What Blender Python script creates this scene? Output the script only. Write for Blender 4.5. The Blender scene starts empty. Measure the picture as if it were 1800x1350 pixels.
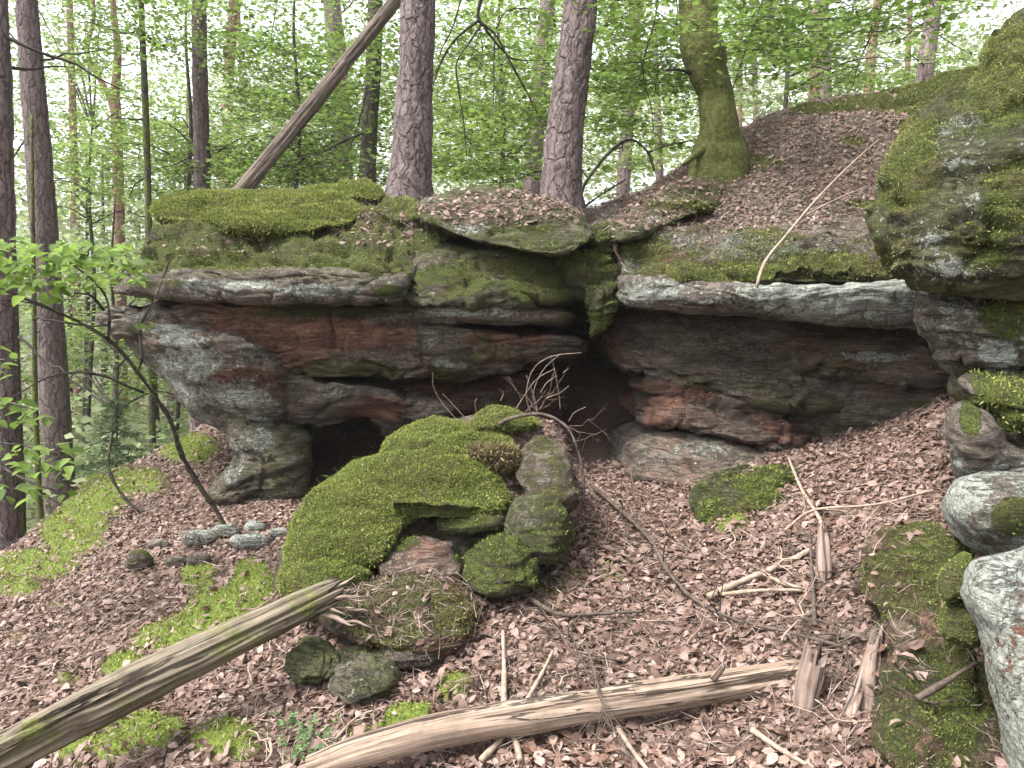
import bpy, math
import numpy as np
from math import radians, sin, cos, pi

# ------------------------------------------------------------------ camera, sky, sun, exposure
sc = bpy.context.scene
C = sc.collection
F = 1300.0; PITCH = radians(6.0); CAMZ = 1.6
cam = bpy.data.objects.new('camera', bpy.data.cameras.new('camera'))
C.objects.link(cam)
cam.location = (0, 0, CAMZ); cam.rotation_euler = (radians(90) - PITCH, 0, 0)
cam.data.sensor_width = 36.0; cam.data.lens = 36.0 * F / 1800.0
cam.data.clip_start = 0.05; cam.data.clip_end = 1500
sc.camera = cam

SUN_EL, SUN_AZ = radians(60), radians(-112)      # high, from the left, through thin cloud
world = bpy.data.worlds.new('World'); sc.world = world
world.use_nodes = True
wn = world.node_tree.nodes; wl = world.node_tree.links
sky = wn.new('ShaderNodeTexSky'); sky.sky_type = 'NISHITA'; sky.sun_disc = False
sky.sun_elevation = SUN_EL; sky.sun_rotation = SUN_AZ
sky.air_density = 1.0; sky.dust_density = 4.0; sky.ozone_density = 1.0
hsv = wn.new('ShaderNodeHueSaturation'); hsv.inputs['Saturation'].default_value = 0.18   # cloud cover
wl.new(sky.outputs[0], hsv.inputs['Color'])
wl.new(hsv.outputs[0], wn['Background'].inputs[0])
wn['Background'].inputs[1].default_value = 0.145
sl = bpy.data.lights.new('sun', 'SUN'); sl.energy = 1.5; sl.angle = radians(14); sl.color = (1.0, 0.96, 0.9)
sun = bpy.data.objects.new('sun', sl); C.objects.link(sun)
sun.rotation_euler = (radians(90) - SUN_EL, 0, -SUN_AZ + pi)
sc.view_settings.view_transform = 'Standard'; sc.view_settings.look = 'None'
sc.view_settings.gamma = 1.0; sc.view_settings.exposure = 2.05
sc.cycles.use_denoising = True
sc.cycles.max_bounces = 6; sc.cycles.diffuse_bounces = 4; sc.cycles.transmission_bounces = 4
sc.cycles.glossy_bounces = 2; sc.cycles.volume_bounces = 1

# ------------------------------------------------------------------ helpers
rng = np.random.default_rng(11)
CP, SP = cos(PITCH), sin(PITCH)
def P(px, py, d):
    """a point of the place: where it lies in the picture and how many metres in front of the camera it stands"""
    px = np.asarray(px, float); py = np.asarray(py, float); d = np.asarray(d, float)
    x = (px - 900) / F; y = (675 - py) / F
    Y = CP + y * SP; Z = -SP + y * CP
    k = d / Y
    return np.stack([x * k, d + 0 * x, CAMZ + Z * k], -1)
def PIX(V):
    X, Y, Z = V[..., 0], V[..., 1], V[..., 2] - CAMZ
    f = Y * CP - Z * SP; u = Y * SP + Z * CP
    f = np.where(f < .05, .05, f)
    return 900 + F * X / f, 675 - F * u / f

def _h(ix, iy, iz):
    n = (ix.astype(np.uint32) * np.uint32(374761393) + iy.astype(np.uint32) * np.uint32(668265263)
         + iz.astype(np.uint32) * np.uint32(2147483647 - 1274126177 + 2))
    n = (n ^ (n >> np.uint32(13))) * np.uint32(1274126177)
    n = n ^ (n >> np.uint32(16))
    return (n & np.uint32(0xFFFFFF)).astype(np.float64) / float(0xFFFFFF)
def vnoise(p):
    i = np.floor(p).astype(np.int64); f = p - i; f = f * f * f * (f * (f * 6 - 15) + 10)
    r = 0
    for dx in (0, 1):
        for dy in (0, 1):
            for dz in (0, 1):
                w = ((f[..., 0] if dx else 1 - f[..., 0]) * (f[..., 1] if dy else 1 - f[..., 1])
                     * (f[..., 2] if dz else 1 - f[..., 2]))
                r = r + w * _h(i[..., 0] + dx, i[..., 1] + dy, i[..., 2] + dz)
    return r * 2 - 1
def fbm(p, o=4, gain=.5):
    p = np.asarray(p, float); a = 1; s = 0; t = 0
    for k in range(o):
        s = s + a * vnoise(p * 2 ** k + 17.3 * k); t += a; a *= gain
    return s / t
def worley(p):
    i = np.floor(p).astype(np.int64)
    d1 = np.full(p.shape[:-1], 9.); d2 = d1.copy(); idv = np.zeros(p.shape[:-1])
    for dx in (-1, 0, 1):
        for dy in (-1, 0, 1):
            c = [i[..., 0] + dx, i[..., 1] + dy, i[..., 2] * 0]
            q = np.stack([c[0] + _h(c[0], c[1], c[2] + 3), c[1] + _h(c[0], c[1], c[2] + 7)], -1)
            d = np.hypot(q[..., 0] - p[..., 0], q[..., 1] - p[..., 1])
            idv = np.where(d < d1, _h(c[0], c[1], c[2] + 11), idv)
            d2 = np.where(d < d1, d1, np.minimum(d2, d)); d1 = np.minimum(d1, d)
    return d1, d2, idv
def sstep(a, b, x):
    t = np.clip((x - a) / (b - a), 0, 1); return t * t * (3 - 2 * t)
def unit(v): return v / np.maximum(np.linalg.norm(v, axis=-1, keepdims=True), 1e-9)

def make_mesh(name, V, faces, mat, attrs=None, flat=False):
    me = bpy.data.meshes.new(name)
    V = np.ascontiguousarray(V, np.float32)
    if isinstance(faces, np.ndarray): faces = [faces]
    idx = np.concatenate([f.ravel() for f in faces]).astype(np.int32)
    st = []; o = 0
    for f in faces:
        st.append(o + np.arange(len(f)) * f.shape[1]); o += f.size
    st = np.concatenate(st).astype(np.int32)
    me.vertices.add(len(V)); me.vertices.foreach_set('co', V.ravel())
    me.loops.add(len(idx)); me.loops.foreach_set('vertex_index', idx)
    me.polygons.add(len(st)); me.polygons.foreach_set('loop_start', st)
    if attrs:
        for k, a in attrs.items():
            a = np.ascontiguousarray(a, np.float32)
            if a.ndim == 1:
                at = me.attributes.new(k, 'FLOAT', 'POINT'); at.data.foreach_set('value', a)
            else:
                at = me.attributes.new(k, 'FLOAT_VECTOR', 'POINT'); at.data.foreach_set('vector', a.ravel())
    me.update(calc_edges=True)
    me.materials.append(mat)
    if flat:
        me.shade_flat()
    return me
def obj(name, me, parent=None, kind=None):
    o = bpy.data.objects.new(name, me); C.objects.link(o)
    if parent is not None:
        o.parent = parent
        o.matrix_parent_inverse = parent.matrix_basis.inverted()
    if kind: o['kind'] = kind
    return o
def tag(o, label, cat, group=None):
    o['label'] = label; o['category'] = cat
    if group: o['group'] = group
    return o
def thing(name, label, cat, loc, group=None):
    o = bpy.data.objects.new(name, None); C.objects.link(o)
    o.location = [float(v) for v in loc]; o.empty_display_size = .1
    return tag(o, label, cat, group)

# ------------------------------------------------------------------ materials
class NT:
    def __init__(s, name):
        s.m = bpy.data.materials.new(name); s.m.use_nodes = True
        s.t = s.m.node_tree; s.b = s.t.nodes['Principled BSDF']; s.out = s.t.nodes['Material Output']
        s.b.inputs['Roughness'].default_value = .85
        s.b.inputs['Specular IOR Level'].default_value = .25
    def n(s, typ, **kw):
        nd = s.t.nodes.new(typ)
        for k, v in kw.items():
            if k in nd.inputs: s.set(nd.inputs[k], v)
            else: setattr(nd, k, v)
        return nd
    def set(s, sock, v):
        if isinstance(v, bpy.types.NodeSocket): s.t.links.new(v, sock)
        else: sock.default_value = v
    def attr(s, name, out='Fac'):
        return s.n('ShaderNodeAttribute', attribute_name=name).outputs[out]
    def math(s, op, a, b=None, c=None, clamp=False):
        nd = s.t.nodes.new('ShaderNodeMath'); nd.operation = op; nd.use_clamp = clamp
        for i, v in enumerate((a, b, c)):
            if v is not None: s.set(nd.inputs[i], v)
        return nd.outputs[0]
    def mix(s, f, a, b):
        nd = s.t.nodes.new('ShaderNodeMix'); nd.data_type = 'RGBA'
        s.set(nd.inputs[0], f); s.set(nd.inputs[6], a if not isinstance(a, tuple) else (*a, 1)); s.set(nd.inputs[7], b if not isinstance(b, tuple) else (*b, 1))
        return nd.outputs[2]
    def ramp(s, f, stops):
        nd = s.t.nodes.new('ShaderNodeValToRGB'); cr = nd.color_ramp
        while len(cr.elements) < len(stops): cr.elements.new(.5)
        for e, (p, c) in zip(cr.elements, stops):
            e.position = p; e.color = (*c, 1) if len(c) == 3 else c
        s.set(nd.inputs[0], f); return nd.outputs[0]
    def step(s, f, a, b):
        nd = s.t.nodes.new('ShaderNodeMapRange'); nd.interpolation_type = 'SMOOTHSTEP'
        s.set(nd.inputs[0], f); nd.inputs[1].default_value = a; nd.inputs[2].default_value = b
        return nd.outputs[0]
    def coord(s): return s.n('ShaderNodeNewGeometry').outputs['Position']
    def noise(s, vec, scale, detail=4, rough=.6, dist=0.):
        nd = s.n('ShaderNodeTexNoise', Scale=scale, Detail=detail, Roughness=rough, Distortion=dist); s.set(nd.inputs['Vector'], vec)
        return nd.outputs[0]
    def vscale(s, vec, sv):
        nd = s.n('ShaderNodeMapping'); s.set(nd.inputs['Vector'], vec); nd.inputs['Scale'].default_value = sv
        return nd.outputs[0]
    def bump(s, h, strength, dist):
        nd = s.n('ShaderNodeBump', Strength=strength, Distance=dist); s.set(nd.inputs['Height'], h)
        s.t.links.new(nd.outputs[0], s.b.inputs['Normal']); return nd
    def col(s, c): s.set(s.b.inputs['Base Color'], c if not isinstance(c, tuple) else (*c, 1))

def mat_rock():
    n = NT('sandstone'); g = n.coord()
    def cen(v, k): return n.math('MULTIPLY', n.math('SUBTRACT', v, .5), k)
    bed = n.vscale(g, (1.4, 1.4, 5.5))
    n1 = n.noise(bed, 2.2, 8, .68, .5); n2 = n.noise(g, 10, 8, .72); n3 = n.noise(g, 38, 6, .75); n4 = n.noise(g, 3.1, 4, .6, .6)
    bl = n.noise(n.vscale(g, (1.3, 1.3, 9.0)), 2.6, 7, .68, 1.6)
    crack = n.step(n.math('ABSOLUTE', n.math('SUBTRACT', bl, .5)), .022, .0)
    cr2 = n.step(n.math('ABSOLUTE', n.math('SUBTRACT', n.noise(g, 2.6, 6, .62, .9), .5)), .010, .0)
    crack = n.math('MAXIMUM', crack, n.math('MULTIPLY', cr2, .8))
    grey = n.ramp(n1, [(.28, (.055, .046, .038)), (.45, (.14, .116, .093)), (.58, (.205, .172, .14)), (.75, (.31, .265, .22))])
    redc = n.ramp(n1, [(.28, (.07, .034, .024)), (.45, (.17, .08, .055)), (.6, (.25, .128, .088)), (.75, (.33, .20, .15))])
    base = n.mix(n.step(n.math('ADD', n.attr('red'), cen(n4, .9)), .25, .75), grey, redc)
    base = n.mix(n.math('MULTIPLY', n.step(n3, .5, .68), .45), base, (.035, .028, .023))
    alg = n.step(n.math('ADD', n.math('ADD', n.attr('algae'), cen(n2, 1.7)), cen(n3, 1.0)), .3, .75)
    base = n.mix(n.math('MULTIPLY', alg, .85), base, n.ramp(n3, [(.3, (.025, .032, .010)), (.5, (.07, .078, .022)), (.72, (.13, .14, .045))]))
    # crusty lichen, crisp at its edges, with round specks
    vo = n.n('ShaderNodeTexVoronoi', feature='F1', Scale=26.0, Randomness=1.0); n.set(vo.inputs['Vector'], g)
    vr = n.n('ShaderNodeSeparateColor'); n.set(vr.inputs[0], vo.outputs['Color'])
    lm = n.math('ADD', n.math('ADD', n.attr('lichen'), cen(n2, 1.3)), cen(n3, 1.5))
    spot = n.math('SUBTRACT', n.math('ADD', n.math('MULTIPLY', n.attr('lichen'), .55), n.math('MULTIPLY', vr.outputs[0], .75)), n.math('MULTIPLY', vo.outputs['Distance'], 1.5))
    lich = n.math('MULTIPLY', n.math('MAXIMUM', n.step(lm, .46, .58), n.step(n.math('ADD', spot, cen(n3, .8)), .46, .55)), .95)
    lcol = n.ramp(n.noise(g, 75, 4, .75), [(.28, (.14, .155, .125)), (.48, (.33, .355, .305)), (.72, (.58, .60, .54))])
    base = n.mix(lich, base, lcol)
    mm = n.math('ADD', n.math('ADD', n.attr('moss'), cen(n2, .9)), cen(n3, .8))
    mos = n.step(mm, .44, .6)
    mcol = n.ramp(n.noise(g, 85, 4, .75), [(.28, (.022, .032, .007)), (.5, (.085, .11, .018)), (.72, (.19, .22, .045))])
    mcol = n.mix(n.step(n4, .4, .65), mcol, n.ramp(n3, [(.3, (.045, .048, .012)), (.7, (.17, .155, .055))]))
    base = n.mix(mos, base, mcol)
    base = n.mix(n.math('MULTIPLY', crack, .55), base, (.016, .013, .010))
    n.col(base)
    h = n.math('ADD', n.math('MULTIPLY', n2, .65), n.math('MULTIPLY', n3, .5))
    h = n.math('ADD', h, n.math('MULTIPLY', lich, .10))
    h = n.math('ADD', h, n.math('MULTIPLY', n.math('MULTIPLY', mos, n.noise(g, 90, 3, .7)), .9))
    h = n.math('ADD', h, n.math('MULTIPLY', bl, .32))
    h = n.math('SUBTRACT', h, n.math('MULTIPLY', crack, .5))
    n.bump(h, 1.0, .075)
    return n.m
def mat_moss_strand():
    n = NT('moss_frond'); r = n.attr('rnd'); g = n.coord()
    big = n.noise(g, 2.2, 3, .6)
    c = n.ramp(r, [(0, (.09, .12, .018)), (.45, (.185, .22, .045)), (.8, (.30, .335, .088)), (1, (.41, .42, .16))])
    c2 = n.ramp(r, [(0, (.075, .07, .014)), (.5, (.17, .165, .04)), (1, (.30, .28, .10))])
    c = n.mix(n.math('MULTIPLY', n.step(big, .5, .7), .4), c, c2)
    c = n.mix(n.attr('dry'), c, n.ramp(r, [(0, (.10, .075, .03)), (1, (.26, .22, .11))]))
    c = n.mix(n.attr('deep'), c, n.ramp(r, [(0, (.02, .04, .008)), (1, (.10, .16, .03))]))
    n.col(c)
    tr = n.n('ShaderNodeBsdfTranslucent'); n.set(tr.inputs[0], c)
    mx = n.n('ShaderNodeMixShader'); mx.inputs[0].default_value = .25
    n.t.links.new(n.b.outputs[0], mx.inputs[1]); n.t.links.new(tr.outputs[0], mx.inputs[2]); n.t.links.new(mx.outputs[0], n.out.inputs[0])
    n.b.inputs['Roughness'].default_value = .7
    return n.m
def mat_plainattr(name, stops):
    n = NT(name); n.col(n.ramp(n.attr('rnd'), stops)); return n.m
def mat_leaf(name, stops, trans=.45, objrnd=False, mott=None):
    n = NT(name)
    r = n.n('ShaderNodeObjectInfo').outputs['Random'] if objrnd else n.attr('rnd')
    c = n.ramp(r, stops)
    if mott:
        g = n.coord(); c = n.mix(n.math('MULTIPLY', n.step(n.noise(g, 130, 4, .7), .42, .66), .55), c, mott); c = n.mix(n.math('MULTIPLY', n.step(n.noise(g, 1.7, 4, .7), .45, .6), .25), c, (.13, .09, .07))
    n.col(c)
    n.b.inputs['Roughness'].default_value = .55
    if trans:
        tr = n.n('ShaderNodeBsdfTranslucent'); n.set(tr.inputs[0], c)
        mx = n.n('ShaderNodeMixShader'); mx.inputs[0].default_value = trans
        n.t.links.new(n.b.outputs[0], mx.inputs[1]); n.t.links.new(tr.outputs[0], mx.inputs[2]); n.t.links.new(mx.outputs[0], n.out.inputs[0])
    return n.m
def mat_ground():
    n = NT('forest_soil'); g = n.coord()
    a = n.noise(g, 6, 5, .7); b = n.noise(g, 60, 4, .7)
    c = n.ramp(b, [(.3, (.035, .022, .015)), (.5, (.10, .066, .05)), (.72, (.22, .15, .12))])
    c = n.mix(n.step(a, .4, .7), c, n.ramp(b, [(.3, (.05, .03, .02)), (.7, (.17, .11, .085))]))
    far = n.n('ShaderNodeVectorMath', operation='LENGTH'); n.set(far.inputs[0], g)
    m = n.step(n.math('ADD', n.attr('moss'), n.math('MULTIPLY', n.math('SUBTRACT', a, .5), 1.4)), .4, .75)
    c = n.mix(m, c, n.ramp(b, [(.3, (.03, .042, .008)), (.5, (.09, .12, .018)), (.72, (.17, .2, .035))]))
    n.col(c)
    n.bump(n.math('ADD', n.math('MULTIPLY', b, .7), a), .8, .03)
    return n.m
def mat_bark(name, dark, mid, light, moss=0., su=19., sv=4.2):
    n = NT(name); uv = n.attr('buv', 'Vector'); g = n.coord()
    w = n.noise(uv, 8, 3, .6)
    d = n.n('ShaderNodeMix', data_type='VECTOR'); d.inputs[0].default_value = .09
    n.set(d.inputs[4], uv); nz = n.n('ShaderNodeTexNoise', Scale=14.0, Detail=3.0); n.set(nz.inputs['Vector'], uv); n.set(d.inputs[5], nz.outputs['Color'])
    vo = n.n('ShaderNodeTexVoronoi', feature='DISTANCE_TO_EDGE', Scale=1.0, Randomness=1.0)
    n.set(vo.inputs['Vector'], n.vscale(d.outputs[1], (su, sv, 1)))
    vc = n.n('ShaderNodeTexVoronoi', feature='F1', Scale=1.0); n.set(vc.inputs['Vector'], n.vscale(d.outputs[1], (su, sv, 1)))
    cellr = n.n('ShaderNodeSeparateColor'); n.set(cellr.inputs[0], vc.outputs['Color'])
    fine = n.noise(n.vscale(uv, (1, .35, 1)), 60, 4, .7)
    e = n.step(vo.outputs['Distance'], .0, .10)
    plate = n.mix(cellr.outputs[0], mid, light)
    plate = n.mix(n.math('MULTIPLY', n.step(fine, .40, .66), .75), plate, dark)
    plate = n.mix(n.math('MULTIPLY', n.step(n.noise(n.vscale(uv, (1, .22, 1)), 34, 5, .7), .45, .6), .55), plate, mid if isinstance(mid, tuple) else mid)
    c = n.mix(n.math('ADD', n.math('MULTIPLY', e, .6), .4), dark, plate)
    if moss > 0:
        mk = n.step(n.math('ADD', n.noise(g, 5, 4, .7), n.attr('mossy')), .55, .75)
        c = n.mix(mk, c, n.ramp(n.noise(g, 60, 3, .7), [(.3, (.03, .042, .008)), (.5, (.085, .105, .02)), (.75, (.17, .18, .045))]))
    n.col(c)
    n.bump(n.math('ADD', n.math('MULTIPLY', e, .8), n.math('MULTIPLY', fine, .4)), .9, .02)
    return n.m
def mat_wood(name, dark, mid, light, moss=True):
    n = NT(name); uv = n.attr('buv', 'Vector'); g = n.coord()
    f = n.noise(n.vscale(uv, (60, 2.2, 1)), 1.0, 6, .65, .6); f2 = n.noise(n.vscale(uv, (14, .8, 1)), 1.0, 5, .6, .8); f3 = n.noise(uv, 9, 4, .6)
    c = n.ramp(f, [(.3, dark), (.5, mid), (.7, light)])
    c = n.mix(n.math('MULTIPLY', n.step(f3, .45, .7), .55), c, dark)
    crk = n.step(n.math('ABSOLUTE', n.math('SUBTRACT', f2, .42)), .025, .008)
    c = n.mix(n.math('MULTIPLY', crk, .8), c, (.018, .012, .009))
    if moss:
        mk = n.step(n.math('ADD', n.math('MULTIPLY', n.math('SUBTRACT', n.noise(g, 7, 5, .7), .5), 1.3), n.attr('mossy')), .45, .7)
        c = n.mix(n.math('MULTIPLY', mk, .85), c, n.ramp(n.noise(g, 80, 3, .7), [(.3, (.04, .05, .012)), (.7, (.17, .18, .05))]))
    n.col(c)
    n.bump(n.math('SUBTRACT', n.math('MULTIPLY', f, .5), crk), .9, .012)
    return n.m
def mat_plain(name, stops, scale=30, bump=.01):
    n = NT(name); g = n.coord(); b = n.noise(g, scale, 4, .7)
    n.col(n.ramp(b, stops)); n.bump(b, .6, bump); return n.m

M = {}
M['rock'] = mat_rock()
M['strand'] = mat_moss_strand()
M['greystrand'] = mat_plainattr('lichen_tuft', [(0, (.08, .085, .06)), (.5, (.22, .225, .18)), (1, (.40, .40, .34))])
M['soil'] = mat_ground()
M['beech'] = mat_leaf('beech_leaf', [(0, (.05, .085, .018)), (.4, (.115, .185, .036)), (.75, (.195, .285, .066)), (1, (.28, .375, .11))], .58)
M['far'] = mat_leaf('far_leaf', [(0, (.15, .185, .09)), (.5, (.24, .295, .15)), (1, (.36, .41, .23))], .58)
M['needle'] = mat_leaf('needle', [(0, (.025, .05, .022)), (1, (.07, .11, .045))], .2)
M['lit'] = mat_leaf('dead_leaf', [(0, (.045, .026, .019)), (.25, (.12, .07, .054)), (.55, (.225, .152, .125)), (.85, (.315, .235, .20)), (1, (.40, .32, .28))], .1, False, (.09, .052, .038))
M['lit1'] = mat_leaf('dead_leaf_single', [(0, (.09, .045, .03)), (.3, (.17, .095, .068)), (.6, (.27, .175, .14)), (1, (.40, .30, .255))], .12, True, (.09, .052, .038))
M['bilberry'] = mat_leaf('bilberry_leaf', [(0, (.06, .12, .04)), (1, (.16, .26, .10))], .35)
M['grass'] = mat_leaf('grass_blade', [(0, (.06, .10, .02)), (1, (.16, .2, .05))], .3)
M['pine'] = mat_bark('pine_bark', (.045, .034, .032), (.115, .087, .083), (.17, .137, .13), 1)
M['pinered'] = mat_bark('red_pine_bark', (.09, .045, .032), (.24, .13, .095), (.31, .19, .15))
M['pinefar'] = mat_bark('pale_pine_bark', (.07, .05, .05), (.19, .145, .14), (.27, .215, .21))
M['darkbark'] = mat_bark('dark_bark', (.02, .017, .014), (.06, .052, .042), (.11, .1, .08), 1)
M['beechbark'] = mat_plain('mossy_beech_bark', [(.3, (.03, .036, .010)), (.5, (.075, .085, .022)), (.72, (.15, .15, .05))], 26, .03)
M['log'] = mat_wood('weathered_log', (.06, .046, .034), (.145, .118, .085), (.235, .20, .15))
M['greyLog'] = mat_wood('dead_trunk_wood', (.05, .038, .03), (.11, .088, .07), (.17, .14, .11))
M['paleLog'] = mat_wood('pale_log', (.11, .078, .058), (.235, .175, .132), (.34, .27, .215))
M['rot'] = mat_wood('rotten_wood', (.085, .056, .045), (.20, .148, .12), (.32, .255, .215), False)
M['twig'] = mat_plain('twig_bark', [(.3, (.03, .022, .017)), (.6, (.10, .075, .06)), (.8, (.18, .145, .12))])
M['paletwig'] = mat_plain('pale_twig', [(.3, (.16, .115, .085)), (.7, (.36, .28, .22))])
M['darktwig'] = mat_plain('dark_branch', [(.3, (.015, .012, .010)), (.6, (.04, .033, .026)), (.8, (.075, .065, .045))])
M['litstick'] = mat_leaf('litter_twig', [(0, (.05, .032, .025)), (.4, (.15, .105, .08)), (.8, (.27, .205, .165)), (1, (.4, .33, .28))], 0)
M['peat'] = mat_plain('peat', [(.3, (.025, .014, .010)), (.5, (.075, .042, .032)), (.75, (.15, .095, .075))], 60, .04)

# ------------------------------------------------------------------ ground: one sheet
ctrl_pix = [(900,1350,2.45),(600,1345,2.5),(300,1350,2.65),(0,1350,2.85),(1250,1350,2.42),(1500,1350,2.32),(1700,1350,2.15),
    (0,1200,3.6),(150,1160,3.75),(0,1100,4.5),(200,1050,4.5),(300,950,5.2),(470,895,5.6),(100,925,6.2),(20,1030,5.3),(350,1050,4.2),(400,1150,3.5),(300,1200,3.3),
    (165,842,7.0),(250,810,7.6),(330,775,8.0),(550,880,5.9),(240,880,6.3),(560,1230,2.95),(760,1250,2.85),
    (1080,805,6.0),(1050,900,4.9),(1150,1000,3.9),(1200,1150,3.1),(1050,1100,3.3),(900,1100,3.3),(1350,1000,3.7),(1500,900,4.0),(1600,780,4.5),(1690,705,4.8),
    (1660,950,3.0),(1500,1000,3.3),(1400,815,5.0),(1450,1150,2.8),(1250,900,4.7),(1000,960,4.3),(1500,790,5.0)]
cw = [P(*c) for c in ctrl_pix]
cw += [np.array(c, float) for c in [(0,.5,0),(-2,.8,-.15),(2,.8,.5),(0,-4,-.1),(-5,-3,-1.2),(5,-3,1.5),(4,2,1.4),(5,4,2.2),
    (.5,7.6,.45),(-1,7.6,.15),(2,7.4,.6),(3.5,6.6,.9),(-.6,4.2,.15),(-2.2,7.6,.1),
    (-1.6,9.3,2.35),(0,9.2,2.45),(2,9.2,2.75),(3.6,9.2,3.2),(5.5,8.0,3.5),(8,8,3.9),(6,6,2.9),
    (0,14,1.9),(-3,12,1.3),(6,15,2.6),(-4.6,7.6,-1.0),(-6,9,-1.9),(-5.5,5.5,-1.2),(-7,4,-1.7),(-10,10,-3.4),(-6,14,-1.8),(-8,20,-3.8),
    (0,26,.6),(12,15,3.0),(12,30,2.2),(-22,30,-7),(-22,8,-7.5),(0,60,-2),(-45,60,-10),(45,60,3),(40,10,7),(-60,0,-13),(60,-40,8),(0,-60,-1),(-60,-60,-13),(0,180,-4),(-180,180,-14),(180,180,4),(180,-60,10)]]
cw = np.array(cw)
def _rbf_fit(c):
    X = c[:, :2]; n = len(X); D = np.linalg.norm(X[:, None] - X[None], axis=-1)
    A = np.zeros((n + 3, n + 3)); A[:n, :n] = D - np.eye(n) * .05
    A[:n, n] = 1; A[:n, n+1:] = X; A[n, :n] = 1; A[n+1:, :n] = X.T
    return np.linalg.solve(A, np.concatenate([c[:, 2], [0, 0, 0]]))
RW = _rbf_fit(cw)
def gz0(x, y):
    x = np.asarray(x, float); y = np.asarray(y, float); q = np.stack([x.ravel(), y.ravel()], -1); r = []
    for k in range(0, len(q), 20000):
        b = q[k:k+20000]; D = np.linalg.norm(b[:, None] - cw[None, :, :2], axis=-1)
        r.append(D @ RW[:-3] + RW[-3] + b @ RW[-2:])
    return np.concatenate(r).reshape(x.shape)
def gz(x, y):
    z = gz0(x, y); p = np.stack([np.asarray(x, float), np.asarray(y, float), 0 * np.asarray(x, float)], -1)
    return z + .045 * fbm(p * 2.1, 4) 
def hit(px, py, d0=1.2, d1=40):
    """where the line of sight through a picture point meets the ground"""
    ds = np.concatenate([np.linspace(d0, 10, 300), np.linspace(10.1, d1, 100)])
    q = P(np.full_like(ds, px), np.full_like(ds, py), ds); h = q[:, 2] - gz(q[:, 0], q[:, 1])
    k = np.argmax(h < 0) if (h < 0).any() else len(ds) - 1
    return q[k]

def blobs(px, py, lst):
    r = np.zeros_like(px)
    for b in lst:
        cx, cy, rx, ry = b[:4]; s = b[4] if len(b) > 4 else 1.
        r = np.maximum(r, s * np.clip(1.35 - ((px - cx) / rx) ** 2 - ((py - cy) / ry) ** 2, 0, 1))
    return r
GMOSS = [(130,935,70,60),(60,1000,90,32),(170,880,70,45),(240,850,70,35,.8),(330,790,60,30),(20,1040,60,20),(350,1020,38,38),(445,1030,45,50),(400,1080,90,45),(300,1130,80,38),(215,1185,42,38),(350,1110,60,30),
    (250,1290,90,38),(160,1330,90,25),(400,1310,75,42),(100,1070,60,7,.7),(720,1270,55,28),(800,1215,45,30,.8),(640,1300,50,20,.7),(120,1205,25,14,.8),(30,1130,25,14,.6),(1090,1000,60,28,.55),(1010,1020,50,25,.6),(1280,920,40,30,.8),(1210,1050,40,20,.4),(970,1040,50,40,.6)]
def axis(lo, hi, a, b, fine):
    c = list(np.arange(a, b + fine / 2, fine)); s = fine; x = b
    while x < hi: s *= 1.16; x += s; c.append(x)
    s = fine; x = a; l = []
    while x > lo: s *= 1.16; x -= s; l.append(x)
    return np.array(l[::-1] + c)
gx = axis(-220, 220, -4.6, 4.2, .052); gy = axis(-80, 260, 1.5, 8.5, .052)
GX, GY = np.meshgrid(gx, gy); GZ = gz(GX, GY)
GV = np.stack([GX, GY, GZ], -1).reshape(-1, 3)
gpx, gpy = PIX(GV)
gm = np.where((GV[:, 1] > 1) & (GV[:, 1] < 12), blobs(gpx, gpy, GMOSS), 0) 
gm = gm * .95 + .12 * fbm(GV * 3, 3) * (gm > .02)
gm = np.clip(gm, 0, 1)
GV[:, 2] += .05 * sstep(.3, .9, gm) * (1 + .6 * fbm(GV * 7, 3)) + .012 * fbm(GV * 14, 2)
def gridfaces(r, c, wrap=False):
    i = np.arange(r * c).reshape(r, c)
    if wrap: i = np.concatenate([i, i[:, :1]], 1)
    return np.stack([i[:-1, :-1], i[:-1, 1:], i[1:, 1:], i[1:, :-1]], -1).reshape(-1, 4)
GF = gridfaces(len(gy), len(gx))
floor_ = obj('forest_floor', make_mesh('forest_floor', GV, GF, M['soil'], {'moss': gm}), None, 'structure')

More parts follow.
